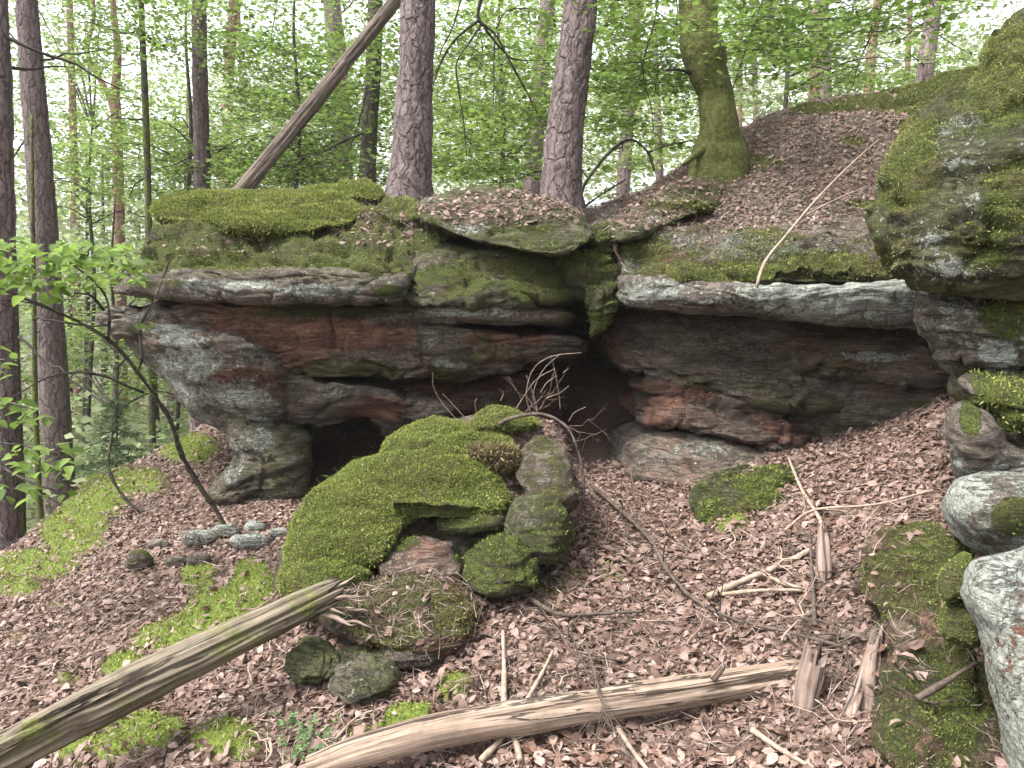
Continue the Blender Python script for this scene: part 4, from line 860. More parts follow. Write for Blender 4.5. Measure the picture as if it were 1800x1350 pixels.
def spray_points(regs, n, clump=1.6, thr=-.05, r=None):
    """spray centres spread over boxes of the view at real distances, thinned into clumps with gaps"""
    r = r or rng; w = np.array([g[6] * (g[2] - g[0]) * (g[3] - g[1]) for g in regs], float); w /= w.sum(); out = []; m = 0
    while m < n:
        k = r.choice(len(regs), 4 * n, p=w); g = np.array([x[:6] for x in regs])[k]
        q = P(g[:, 0] + (g[:, 2] - g[:, 0]) * r.random(len(k)), g[:, 1] + (g[:, 3] - g[:, 1]) * r.random(len(k)), g[:, 4] + (g[:, 5] - g[:, 4]) * r.random(len(k)))
        q = q[fbm(q * np.array([1, 1, 3.2]) * clump, 3) > thr]; out.append(q); m += len(q)
    return np.concatenate(out)[:n]
def foliage(parent, name, regs, n, leaf=.06, per=11, length=.5, clump=1.3, thr=0., mat='beech', tone=(0, 1), twigmat=None, droop=.25, flat=.75, axis_=None):
    c = spray_points(regs, n, clump, thr); az = rng.random(n) * 2 * pi
    d = np.stack([np.cos(az), np.sin(az), -droop * rng.random(n) + .08], -1); d = unit(d)
    t = (np.arange(per) + .5) / per - .35; sg = np.where(np.arange(per) % 2, 1., -1.)
    lat = unit(np.cross(d, np.array([0, 0, 1.])))
    L = length * rng.uniform(.6, 1.3, n)
    p = c[:, None] + d[:, None] * (t[None, :] * L[:, None])[..., None]
    p = p + lat[:, None] * (sg[None, :, None] * length * .12 * rng.uniform(.2, 1.6, (n, per, 1))) + rng.normal(0, length * .05, (n, per, 3))
    p[..., 2] -= .35 * (t[None] * L[:, None]) ** 2
    ld = unit(d[:, None] * .7 + lat[:, None] * sg[None, :, None] * .8 + rng.normal(0, .25, (n, per, 3)))
    nr = unit(np.array([0, 0, 1.]) * flat + rng.normal(0, .42, (n, per, 3)))
    nr = unit(nr - ld * (nr * ld).sum(-1, keepdims=True))
    sz = leaf * rng.uniform(.6, 1.25, n * per)
    tn = np.repeat(np.clip(tone[0] + (tone[1] - tone[0]) * (.5 + .6 * fbm(c * .6 + 7, 2)), 0, 1), per)
    o = leafmesh(name, p.reshape(-1, 3), ld.reshape(-1, 3), nr.reshape(-1, 3), sz, mat, parent, rnd=np.clip(tn + rng.normal(0, .16, n * per), 0, 1))
    if axis_ is not None:      # limbs that carry the sprays
        a0, a1 = axis_; r = np.random.default_rng(n); parts = []
        for k in r.choice(n, min(16, n), replace=False):
            u = np.clip((c[k][2] - a0[2] - .3) / max(a1[2] - a0[2], .1), .1, .98) ; o_ = a0 + (a1 - a0) * u
            m = (o_ + c[k]) / 2 + np.array([0, 0, .12 * np.linalg.norm(c[k] - o_)]); obj('branch', make_mesh('branch', *(lambda t: (t[0], t[1], M['darktwig'], {'buv': t[2]}))(tube([o_, m, c[k]], [.02, .012, .005], 6, 12, lambda cc, a_, d_: fbm(cc * 9, 2) * .01))), parent)
    if twigmat:
        b = c - d * (L * .45)[:, None]; e = c + d * (L * .6)[:, None]; e[:, 2] -= .35 * (L * .6) ** 2; w = .0035
        up = np.array([0, 0, 1.]); a1 = lat * w; a2 = np.cross(d, lat) * w
        V = np.stack([b + a1, b - a1 * .5 + a2, b - a1 * .5 - a2, c + a1 * .7, c - a1 * .35 + a2 * .7, c - a1 * .35 - a2 * .7, e], 1).reshape(-1, 3); i = np.arange(n)[:, None] * 7
        fs = [np.concatenate([i + np.array([0, 1, 4, 3]), i + np.array([1, 2, 5, 4]), i + np.array([2, 0, 3, 5])]), np.concatenate([i + np.array([3, 4, 6]), i + np.array([4, 5, 6]), i + np.array([5, 3, 6])])]
        obj('twigs', make_mesh('twigs', V, fs, M[twigmat], None), parent, 'stuff')
    return o
def limb(root, pts, r0, r1, mat='darktwig', side=0, sl=.5, seed=0, name='branch', d=None):
    pw = np.array([P(*q) for q in pts]); tubeobj(name, tube(pw, [r0, (r0 + r1) / 2, r1], 7, len(pts) * 6, lambda c, a, dd: fbm(c * 14 + seed, 2) * r0 * .35), mat, root)
    r = np.random.default_rng(700 + seed)
    if side:
        pr, L = resample(pw, 50); parts = []
        for k in range(side):
            i = r.integers(8, 49); dr = unit(unit(pr[i] - pr[i-1]) + r.normal(0, .7, 3) + np.array([0, 0, -.2])); l = sl * r.uniform(.4, 1.2)
            q = wiggly(pr[i], pr[i] + dr * l, 7, .3, r); parts.append(tube(q, [r1 * .8, r1 * .3], 5, 10))
            for _ in range(3):
                j = r.integers(2, 6); d2 = unit(dr + r.normal(0, .7, 3)); parts.append(tube(wiggly(q[j], q[j] + d2 * l * .5, 5, .3, r), [r1 * .5, r1 * .2], 4, 7))
        tubeobj('twigs', parts, mat, root)['kind'] = 'stuff'

# the two big pines on the outcrop, and the mossy beech
def tree(name, lab, base, group=None): return thing(name, lab, 'tree', base, group)
t = tree('pine_tree', 'left of the two thick scaly pines on top of the outcrop', P(718, 335, 7.2))
trunk(t, [(715,400,7.17),(718,345,7.2),(722,290,7.22),(728,180,7.28),(735,0,7.35),(742,-500,7.6),(745,-1200,8)], [88,80,70,62,56,46,30], 'pine', 76, 420, bark=.009, flare=.03, seed=1., mossy=-.25, toground=False, s0=.3)
t = tree('pine_tree', 'right of the two thick scaly pines, leaning right at its top', P(987, 355, 6.9))
trunk(t, [(983,420,6.88),(985,362,6.9),(988,300,6.92),(1000,170,6.98),(1022,0,7.05),(1075,-500,7.3),(1130,-1200,7.8)], [82,74,67,60,53,44,28], 'pine', 76, 420, bark=.009, flare=.03, seed=2., mossy=-.3, toground=False, s0=.3)
t = tree('beech_tree', 'crooked beech with thick green moss on its trunk, above the leafy slope', P(1265, 250, 7.2))
trunk(t, [(1258,360,7.3),(1262,262,7.25),(1264,225,7.2),(1258,165,7.2),(1243,125,7.2),(1238,95,7.2),(1228,60,7.2),(1226,0,7.25),(1215,-200,7.4),(1230,-700,7.8)], [100,84,68,62,66,74,62,58,54,36], 'beechbark', 48, 260, flare=.035, seed=3., mossy=.12, toground=False, s0=.5, lump=.035)
bm_ = t.children[0].data; bv = np.zeros(len(bm_.vertices) * 3, np.float32); bm_.vertices.foreach_get('co', bv); bv = bv.reshape(-1, 3).astype(float); bq = gridfaces(260, 48, True)
bp, bn, _ = sample(bv, bq, (PIX(facedata(bv, bq)[2])[1] > -40) * 1., 16000); bn = np.where(((CAM - bp) * bn).sum(1)[:, None] < 0, -bn, bn)
strands('moss', bp, bn, .016, .0035, t, dry=np.clip(.45 + .5 * fbm(bp * 5, 3), 0, 1), upw=.15, deep=np.clip(.3 + fbm(bp * 3 + 4, 2), 0, .6))
limb(t, [(1215,128,7.15),(1190,122,7.0),(1170,124,6.9)], .02, .012, 'darkbark', seed=1)
for q, r0 in (([(1250,250,7.15),(1225,270,7.05),(1200,290,7.0)], .05),):
    tubeobj('root', tube([P(*x) for x in q], [r0, r0 * .6, r0 * .25], 16, 40, lambda c, a, d: fbm(c * 9, 3) * .02), 'beechbark', t, .2)
foliage(t, 'crown', [(1040,-60,1230,160,7.2,9.5,1.2),(1280,-60,1500,110,6.5,9,1.),(1450,-60,1720,60,6,8.5,.9),(1290,60,1460,160,7.5,9.5,.45),(1060,100,1220,260,7.5,9.5,.7),(1480,40,1620,110,6.5,8,.4)], 440, .08, 12, 0.55, twigmat='darktwig', thr=-.02, tone=(.1,.85))
foliage(t, 'crown', [(1060,-60,1215,70,6.2,7.2,1.),(1290,-60,1420,80,5.8,6.8,1.),(1480,-60,1640,50,5.6,6.6,1.),(1300,60,1330,140,6,6.8,.6)], 110, .075, 11, .5, twigmat='darktwig', tone=(.05,.6))
limb(t, [(1355,-40,7),(1320,60,7.1),(1290,150,7.3),(1270,200,7.5)], .008, .003, seed=11, side=2)
limb(t, [(1560,-30,6.5),(1540,40,6.6),(1510,110,6.8),(1500,150,6.9)], .008, .003, seed=12, side=3)
limb(t, [(1160,-40,7.2),(1150,40,7.2),(1130,120,7.3),(1145,190,7.4),(1150,240,7.5)], .008, .003, seed=13, side=3)
limb(t, [(1185,-30,7.2),(1190,40,7.3),(1160,110,7.3),(1150,170,7.4)], .006, .003, seed=14, side=2)

# foreground-side beech branch hanging between the pines: it belongs to the dark beech behind the left pine
t = tree('beech_tree', 'slender dark beech between the leaning dead trunk and the left pine', P(645, 330, 11))
trunk(t, [(645,330,11),(650,220,11),(656,120,11),(660,0,11.1),(668,-500,11.5)], [30,27,27,25,16], 'darkbark', 16, 60, seed=4., mossy=.05)
foliage(t, 'crown', [(560,-50,720,320,9,12.5,1.),(420,-50,620,200,9.5,13,.9)], 430, .085, 12, .6, twigmat='darktwig', thr=-.02, tone=(.1,.8))
limb(t, [(648,230,11),(600,250,10.4),(560,270,9.8),(500,285,9.4)], .02, .006, seed=21, side=4)
limb(t, [(655,90,11),(640,180,10.6),(615,260,10.3),(590,320,10)], .015, .005, seed=22, side=4)
t = tree('beech_tree', 'beech whose dark drooping branches hang between the two thick pines', P(1015, 345, 8.4))
trunk(t, [(1012,352,8.4),(1018,280,8.4),(1022,200,8.4),(1028,90,8.5),(1020,-100,8.6),(960,-500,8.6)], [11,11,10,10,12,8], 'darkbark', 12, 60, seed=5., mossy=.1)
hang = [([(862,-60,8.0),(845,0,8.0),(842,35,8.0),(870,60,8.0),(895,105,8.0),(930,170,8.05),(945,200,8.1)], .022, .006, 6), ([(842,35,8.0),(800,70,7.9),(775,110,7.9),(760,160,7.9),(755,235,7.9)], .016, .004, 6), ([(845,45,8),(825,75,7.9),(803,110,7.85),(805,150,7.8),(815,215,7.8),(820,275,7.8)], .014, .004, 6),
        ([(852,50,8),(885,90,8.1),(910,105,8.2),(985,106,8.3)], .012, .004, 5), ([(870,60,8),(868,110,7.95),(868,160,7.9),(866,205,7.9)], .009, .003, 4), ([(810,0,8.1),(795,50,8.1),(775,90,8.1),(766,130,8.1)], .01, .003, 4), ([(872,50,8),(890,20,8.1),(925,15,8.2),(960,25,8.3)], .009, .003, 4), ([(1000,340,8.3),(960,300,8.2),(900,318,8.1),(840,322,8.0)], .008, .003, 5)]
for k, (q, a, b, sd) in enumerate(hang): limb(t, q, a, b, 'darktwig', side=sd, sl=.5, seed=30 + k)
foliage(t, 'crown', [(760,-50,1000,310,8.6,12,1.),(760,180,960,320,8,11,.8),(1040,-50,1130,300,8.5,12,.8)], 720, .085, 12, .58, twigmat='darktwig', thr=-.06, tone=(.3,1.))
t = tree('arched_sapling', 'thin mossy stem arching over between the right pine and the leafy slope', P(1020, 350, 7.3))
limb(t, [(1018,352,7.3),(1030,320,7.3),(1060,280,7.3),(1090,252,7.35),(1115,247,7.4),(1140,270,7.4),(1150,300,7.4)], .02, .012, 'darkbark', side=2, sl=.3, seed=50)
limb(t, [(1140,268,7.4),(1175,255,7.4),(1210,248,7.4),(1240,240,7.4)], .009, .004, 'darkbark', side=3, sl=.3, seed=51)
limb(t, [(1025,365,7.2),(1060,340,7.2),(1085,325,7.2),(1100,315,7.2)], .012, .005, 'darkbark', side=3, sl=.3, seed=52)
t['category'] = 'sapling'

# other trunks of the wood
def pole(lab, pts, w, mat, seed, sides=14, n=50, crown=None, nm='pine_tree', grp='tree trunks of the forest behind', stubs=3, **kw):
    t = tree(nm, lab, P(*pts[0]), grp); _, pw = trunk(t, pts, w, mat, sides, n, seed=seed * 1.7, **kw)
    r = np.random.default_rng(int(seed) + 40)
    for k in range(stubs):
        u = r.uniform(.15, .8); i = min(int(u * (len(pts) - 1)), len(pts) - 2); f = u * (len(pts) - 1) - i
        q = [pts[i][j] * (1 - f) + pts[i+1][j] * f for j in range(3)]
        p = P(*q); L = r.uniform(.4, 1.3); dr = unit(np.array([r.choice([-1, 1]) * 1., r.normal(0, .5), r.normal(-.1, .3)]))
        tubeobj('branch', tube(wiggly(p, p + dr * L, 6, .3, r), [.018, .006], 6, 12), 'darktwig', t)
    if crown: foliage(t, 'crown', *crown[0], **crown[1])
    return t
pole('purple brown pine cut by the left edge of the picture', [(14,1022,6.6),(10,900,6.6),(6,600,6.6),(0,300,6.6),(-8,0,6.7),(-40,-600,7.2)], [52,46,42,40,36,26], 'pine', 1, 36, 240, bark=.008, flare=.03, mossy=-.4)
pole('tall straight pine second from the left edge', [(106,870,10),(96,700,10),(84,500,10),(70,300,10),(46,0,10.1),(0,-600,10.6)], [50,46,42,40,32,22], 'pine', 2, 32, 240, bark=.009, mossy=-.4)
pole('thin greyish trunk in the top left corner', [(20,560,11),(14,200,11),(8,0,11),(0,-300,11)], [13,11,10,8], 'pinefar', 3)
pole('slim pinkish pine left of the forked pine', [(137,640,26),(133,380,26),(128,200,26),(122,0,26),(112,-300,26)], [14,13,12,10,7], 'pinered', 4)
t = pole('pale pink pine that forks into two stems on the left', [(215,700,21),(210,400,21),(204,200,21),(201,180,21),(207,90,21),(198,0,21),(190,-200,21)], [19,18,17,16,12,9,6], 'pinered', 5)
trunk(t, [(201,200,21),(190,165,21),(165,120,21),(153,85,21),(165,30,21),(160,-40,21)], [12,10,9,8,6,4], 'pinered', 10, 30, name='stem', toground=False)
pole('thin dark deciduous trunk right of the forked pine', [(268,800,12.5),(266,600,12.5),(262,400,12.5),(256,200,12.5),(248,0,12.5),(240,-300,12.5)], [12,11,10,11,9,6], 'darkbark', 6, mossy=.15, nm='beech_tree', stubs=5,
     crown=(([(120,-50,420,120,11,14,1.),(200,-50,520,90,10,13,.8),(130,100,330,330,12.5,16,.4)], 360, .09, 12, .65), dict(twigmat='darktwig', tone=(.1,.8))))
pole('dark purple pine behind the left end of the mossy cap', [(356,345,13),(354,250,13),(352,150,13),(350,0,13),(348,-300,13)], [27,26,25,23,18], 'pine', 7, 24, 120, bark=.012, mossy=-.5)
pole('orange barked pine in the upper left', [(396,330,26),(402,140,26),(408,50,26),(412,-40,26),(418,-300,26)], [18,17,16,14,10], 'pinered', 8)
pole('thin reddish stem beside the orange pine', [(428,330,30),(424,150,30),(420,40,30),(418,-100,30)], [7,6,6,5], 'pinered', 9, stubs=1)
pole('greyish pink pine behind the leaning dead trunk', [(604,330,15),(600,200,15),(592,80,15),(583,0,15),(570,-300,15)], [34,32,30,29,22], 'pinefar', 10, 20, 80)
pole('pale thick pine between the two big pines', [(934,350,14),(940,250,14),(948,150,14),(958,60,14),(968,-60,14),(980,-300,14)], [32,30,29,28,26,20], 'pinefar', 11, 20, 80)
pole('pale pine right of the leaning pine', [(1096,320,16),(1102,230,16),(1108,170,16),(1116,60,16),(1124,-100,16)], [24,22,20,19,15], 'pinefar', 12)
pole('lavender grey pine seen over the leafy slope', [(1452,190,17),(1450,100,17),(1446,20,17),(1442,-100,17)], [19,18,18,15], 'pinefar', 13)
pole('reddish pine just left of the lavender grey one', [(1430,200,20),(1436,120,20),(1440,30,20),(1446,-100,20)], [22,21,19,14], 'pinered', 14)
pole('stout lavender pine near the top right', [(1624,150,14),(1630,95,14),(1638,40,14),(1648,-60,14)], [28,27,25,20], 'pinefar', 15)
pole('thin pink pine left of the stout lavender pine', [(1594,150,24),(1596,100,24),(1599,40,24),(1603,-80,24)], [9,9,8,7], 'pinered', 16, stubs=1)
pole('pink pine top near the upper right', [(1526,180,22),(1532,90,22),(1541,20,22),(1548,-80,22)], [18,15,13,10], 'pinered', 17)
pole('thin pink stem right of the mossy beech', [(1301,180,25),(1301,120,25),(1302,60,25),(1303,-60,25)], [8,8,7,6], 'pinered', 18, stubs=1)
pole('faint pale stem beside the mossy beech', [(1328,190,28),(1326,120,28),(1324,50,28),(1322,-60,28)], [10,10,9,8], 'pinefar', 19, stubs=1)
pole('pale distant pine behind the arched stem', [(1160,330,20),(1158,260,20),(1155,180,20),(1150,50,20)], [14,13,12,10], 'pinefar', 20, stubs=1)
pole('thin mossy trunk between the two left pines', [(74,960,9),(68,850,9),(62,700,9),(60,560,9),(58,420,9),(56,200,9)], [13,10,9,8,7,4], 'darkbark', 21, mossy=.2, nm='beech_tree', stubs=4)
pole('dark mid forest trunk below the rock tip', [(276,790,15),(270,700,15),(266,600,15),(262,500,15),(256,250,15)], [18,15,14,12,3], 'darkbark', 22, mossy=.15, nm='beech_tree')
pole('reddish far trunk beneath the rock tip', [(214,800,22),(212,640,22),(208,500,22),(204,240,22)], [20,19,16,3], 'pinered', 23)
pole('dim straight trunk in the left valley', [(186,820,24),(184,640,24),(182,500,24),(180,260,24)], [13,12,9,2], 'darkbark', 24, stubs=2)
pole('dim trunk nearest the second pine in the valley', [(150,840,20),(152,690,20),(154,560,20),(152,260,20)], [14,12,9,2], 'darkbark', 25, stubs=2)
pole('dark trunk close behind the left edge pine', [(36,980,8.5),(34,850,8.5),(30,700,8.5),(20,260,8.5)], [20,18,14,4], 'darkbark', 26, stubs=3)
pole('broad dark stump like trunk under the overhang tip', [(346,790,12),(344,745,12),(338,690,12),(330,600,12),(320,420,12)], [22,20,15,10,3], 'pinefar', 27, stubs=1)
for k, (px, pyb, d) in enumerate(((300,700,30),(238,760,32),(120,800,30),(16,780,28),(322,640,36))):
    pole(['faint trunk far back in the valley below the rock tip','faint trunk far back between the valley and the rock tip','faint far trunk right of the second pine from the left','faint far trunk beside the left edge pine','faintest trunk right under the overhang tip'][k],
         [(px, pyb, d), (px + 3, pyb - 150, d), (px + 5, pyb - 300, d), (px + 8, pyb - 520, d)], [13, 11, 8, 2], ['pinefar', 'pinered', 'darkbark'][k % 3], 50 + k, 10, 30, stubs=1)

# understorey beeches behind the cap: layered light green
for lab, base, regs, n, kw in (
    ('young beech with flat layered foliage behind the left end of the mossy cap', (330,345,14), [(130,215,420,345,13,17,1.),(280,250,560,340,12,16,1.1),(140,120,340,230,14,18,.5)], 640, dict(tone=(.45,1.))),
    ('young beech with leafy branches above the mossy cap', (520,335,12), [(380,60,600,320,12,16,1.),(420,150,700,330,11,14,.7)], 620, dict(tone=(.3,.95))),
    ('pale leafy young tree behind the pines', (880,345,16), [(740,60,1000,330,13,20,1.2),(1030,120,1230,330,13,20,1.)], 800, dict(tone=(.45,1.))),
    ('young tree with sparse leaves at the upper left', (160,620,16), [(-40,-50,200,330,15,22,.8),(60,200,330,420,14,20,.8)], 520, dict(tone=(.2,.75))),
    ('airy young tree over the leafy slope', (1380,200,15), [(1270,20,1500,190,13,20,.9),(1480,20,1720,160,13,20,.9)], 520, dict(tone=(.25,.8))),
    ('shrubby young beech in the left valley', (200,760,13), [(110,440,330,640,12,17,1.),(0,420,120,760,13,18,.8),(190,560,400,760,12,18,.8)], 640, dict(tone=(.3,.9)))):
    t = tree('young_beech_tree', lab, P(*base)); d = base[2]
    trunk(t, [base, (base[0] + 6, base[1] - 130, d), (base[0] - 4, base[1] - 280, d), (base[0] + 3, base[1] - 420, d)], [8, 7, 5, 2], 'darkbark', 8, 20, seed=d)
    foliage(t, 'crown', regs, int(n * 1.05), .088, 14, .75, twigmat='darktwig', thr=.1, clump=.8, axis_=(P(*base), P(base[0] + 3, base[1] - 400, d)), **kw)
# the far wood that reads as one mass
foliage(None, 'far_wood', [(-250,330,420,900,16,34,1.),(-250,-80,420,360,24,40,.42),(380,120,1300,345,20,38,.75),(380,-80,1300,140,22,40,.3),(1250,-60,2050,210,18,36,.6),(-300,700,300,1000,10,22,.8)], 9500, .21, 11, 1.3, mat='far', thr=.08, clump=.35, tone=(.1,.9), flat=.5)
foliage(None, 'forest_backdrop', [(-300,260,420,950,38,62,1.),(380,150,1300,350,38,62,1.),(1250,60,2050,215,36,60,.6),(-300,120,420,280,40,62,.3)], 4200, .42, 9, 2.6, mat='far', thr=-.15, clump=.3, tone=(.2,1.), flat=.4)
tag(bpy.data.objects['forest_backdrop'], 'faintest green foliage at the very back of the forest', 'foliage')
bpy.data.objects['far_wood']['label'] = 'pale green mass of distant forest foliage behind the trunks'; bpy.data.objects['far_wood']['category'] = 'foliage'

# ------------------------------------------------------------------ saplings close by
S1 = thing('beech_sapling', 'slim leaning sapling whose leafy branches reach in from the left', 'sapling', P(418, 962, 5.2))
trunkp = [(418,966,5.2),(385,905,5.1),(345,845,5.0),(318,795,4.9),(300,740,4.8),(275,700,4.7),(250,665,4.6),(215,620,4.5),(180,590,4.4),(130,562,4.3),(80,540,4.2),(20,515,4.1),(-60,480,4.0)]
limb(S1, trunkp, .019, .006, 'darkbark', seed=61, name='stem')
for k, q in enumerate(([(240,655,4.58),(250,628,4.5),(246,590,4.45),(250,565,4.4),(275,520,4.35),(290,480,4.3),(302,450,4.3)], [(252,690,4.62),(215,675,4.5),(180,660,4.4),(130,655,4.3),(80,665,4.2),(20,700,4.1)], [(140,565,4.3),(90,545,4.2),(40,530,4.1),(-40,525,4.0)], [(190,595,4.4),(192,555,4.3),(185,520,4.25),(160,490,4.2),(120,460,4.1)], [(182,545,4.3),(160,520,4.2),(130,515,4.1)])):
    limb(S1, q, .010, .003, 'darkbark', seed=62 + k, side=2, sl=.2)
def nearleaves(parent, spots, size, mat='beech', tone=(.45,.95), sc_=.06, flat=.8):
    p = []
    for (x0, y0, x1, y1, d0, d1, n) in spots:
        p.append(P(rng.uniform(x0, x1, n), rng.uniform(y0, y1, n), rng.uniform(d0, d1, n)))
    p = np.concatenate(p); n = len(p); az = rng.random(n) * 2 * pi
    d = unit(np.stack([np.cos(az), np.sin(az), rng.normal(-.25, .25, n)], -1)); nr = unit(np.array([0, -.15, 1.]) * flat + rng.normal(0, .33, (n, 3))); nr = unit(nr - d * (nr * d).sum(-1, keepdims=True))
    return p, d, nr, size * rng.uniform(.65, 1.2, n), np.clip(rng.uniform(tone[0], tone[1], n), 0, 1)
def leafset(parent, spots, size, **kw):
    """single leaves one can pick apart: each its own object on shared meshes"""
    p, d, nr, s, t = nearleaves(parent, spots, size, **kw)
    bases = []
    for v in range(5):
        me = leafmesh('leaf', np.zeros((1, 3)), np.array([[1., 0, 0]]), np.array([[0, 0, 1.]]), np.ones(1), 'beech', None, None, fold=.1 + .12 * v, rnd=np.array([.25 + .13 * v]), detail=True)
        bases.append(me.data); bpy.data.objects.remove(me)
    from mathutils import Matrix
    for k in range(len(p)):
        o = bpy.data.objects.new('leaf', bases[k % 5]); C.objects.link(o); o.parent = parent; o.matrix_parent_inverse = parent.matrix_basis.inverted()
        y = np.cross(nr[k], d[k]); o.matrix_basis = Matrix([[d[k][0]*s[k], y[0]*s[k], nr[k][0]*s[k], p[k][0]], [d[k][1]*s[k], y[1]*s[k], nr[k][1]*s[k], p[k][1]], [d[k][2]*s[k], y[2]*s[k], nr[k][2]*s[k], p[k][2]], [0, 0, 0, 1]])
leafset(S1, [(-60,420,130,470,3.6,4.3,80),(0,445,190,500,3.7,4.4,80),(120,425,250,470,4.0,4.5,55),(150,455,260,500,4.0,4.5,35),(-40,480,110,530,3.7,4.2,40),(225,460,262,480,4.2,4.4,5),(240,555,262,570,4.3,4.4,3)], .08)
S2 = thing('beech_sapling', 'leafy low beech shoots at the left edge below the sapling', 'sapling', P(-120, 980, 4.6))
for k, q in enumerate(([(-160,960,4.6),(-120,850,4.4),(-60,790,4.2),(20,780,4.1),(100,800,4.0)], [(-120,850,4.4),(-60,720,4.2),(0,705,4.1),(60,720,4.0)], [(-60,790,4.2),(0,820,4.1),(60,850,4.0),(120,870,4.0)], [(-120,850,4.4),(-80,700,4.2),(-20,640,4.1),(40,630,4.0)])):
    limb(S2, q, .010, .003, 'darkbark', seed=70 + k, side=2, sl=.2)
leafset(S2, [(-60,695,70,745,3.8,4.3,28),(-60,780,130,835,3.7,4.2,55),(-60,850,120,880,3.8,4.2,25),(40,715,110,740,3.9,4.2,8),(-40,610,30,660,3.9,4.3,8)], .078, tone=(.5,1.))
S3 = thing('bent_sapling', 'thin dark hooked stem rising left of the leaning sapling', 'sapling', P(272, 905, 6.0))
limb(S3, [(272,906,6.0),(235,890,6.0),(208,860,6.0),(192,825,6.0),(193,790,6.05),(200,750,6.1)], .016, .008, 'darkbark', side=3, sl=.25, seed=80, name='stem')
# small spruce
SPR = thing('young_spruce', 'small dark needled spruce standing in the valley left of the pillar', 'spruce', P(205, 860, 9))
limb(SPR, [(204,880,9),(205,800,9),(206,740,9),(208,680,9)], .02, .006, 'darkbark', seed=81, name='trunk')
pp = []; dd = []
for k in range(46):
    u = rng.random(); y = 700 + 130 * u; L = (.10 + .42 * u) * rng.uniform(.7, 1.1); az = rng.random() * 2 * pi; b0 = P(206, y, 9); m = int(60 * L / .3)
    tt = rng.random(m)[:, None]; dv = np.array([cos(az), sin(az), -.12]); pp.append(b0 + dv * L * tt + rng.normal(0, .012, (m, 3))); dd.append(unit(dv * .8 + rng.normal(0, .6, (m, 3))))
pp = np.concatenate(pp); dd = np.concatenate(dd); nr = unit(np.cross(dd, rng.normal(0, 1, dd.shape)))
leafmesh('crown', pp, dd, nr, np.full(len(pp), .07), 'needle', SPR, aspect=.16)

# bilberry shoots and grass
for k, (px, py, n) in enumerate(((520, 1345, 9), (505, 1285, 4), (590, 1350, 5), (545, 1320, 6))):
    g = hit(px, min(py, 1349)); b = thing('bilberry_plant', ['low pale green bilberry plant at the left end of the pale log', 'small bilberry shoot above the bottom edge plants', 'bilberry shoots touching the pale log near the lower edge', 'bilberry shoot between the two bottom edge plants'][k], 'plant', g)
    ps = []; ds = []
    for j in range(n):
        e = g + np.array([rng.normal(0, .05), rng.normal(0, .05), rng.uniform(.06, .14)]); q = wiggly(g + np.array([rng.normal(0, .03), rng.normal(0, .03), -.01]), e, 5, .3, rng)
        tubeobj('stem', tube(q, [.0022, .0012], 4, 8), 'paletwig', b)
        for i in range(14):
            u = rng.uniform(.25, 1); x = q[0] * (1 - u) + q[-1] * u; ps.append(x); ds.append(unit(np.array([rng.normal(), rng.normal(), .25])))
    ps = np.array(ps); ds = np.array(ds); nr = unit(np.array([0, 0, 1.]) + rng.normal(0, .4, ps.shape)); nr = unit(nr - ds * (nr * ds).sum(-1, keepdims=True))
    leafmesh('foliage', ps, ds, nr, np.full(len(ps), .021) * rng.uniform(.7, 1.2, len(ps)), 'bilberry', b, aspect=.7)
gb = thing('grass_tuft', 'thin grass tuft at the cave edge on the big moss cushion', 'grass', P(590, 850, 4.15))
parts = []
for k in range(26):
    p0 = P(rng.uniform(570, 660), 0, 4.15); px = rng.uniform(570, 665); p0 = P(px, np.interp(px, [570, 665], [868, 822]), rng.uniform(4.1, 4.35)); d = np.array([rng.normal(-.25, .4), rng.normal(0, .3), 1.]); L = rng.uniform(.06, .14)
    parts.append(tube([p0, p0 + unit(d) * L * .6, p0 + unit(d) * L + np.array([rng.normal(-.02, .03), 0, -.02])], [.0016, .0005], 4, 7))
V, fs, uv = merge(parts); obj('blades', make_mesh('blades', V, fs, M['grass'], {'rnd': rng.random(len(V))}), gb, 'stuff')

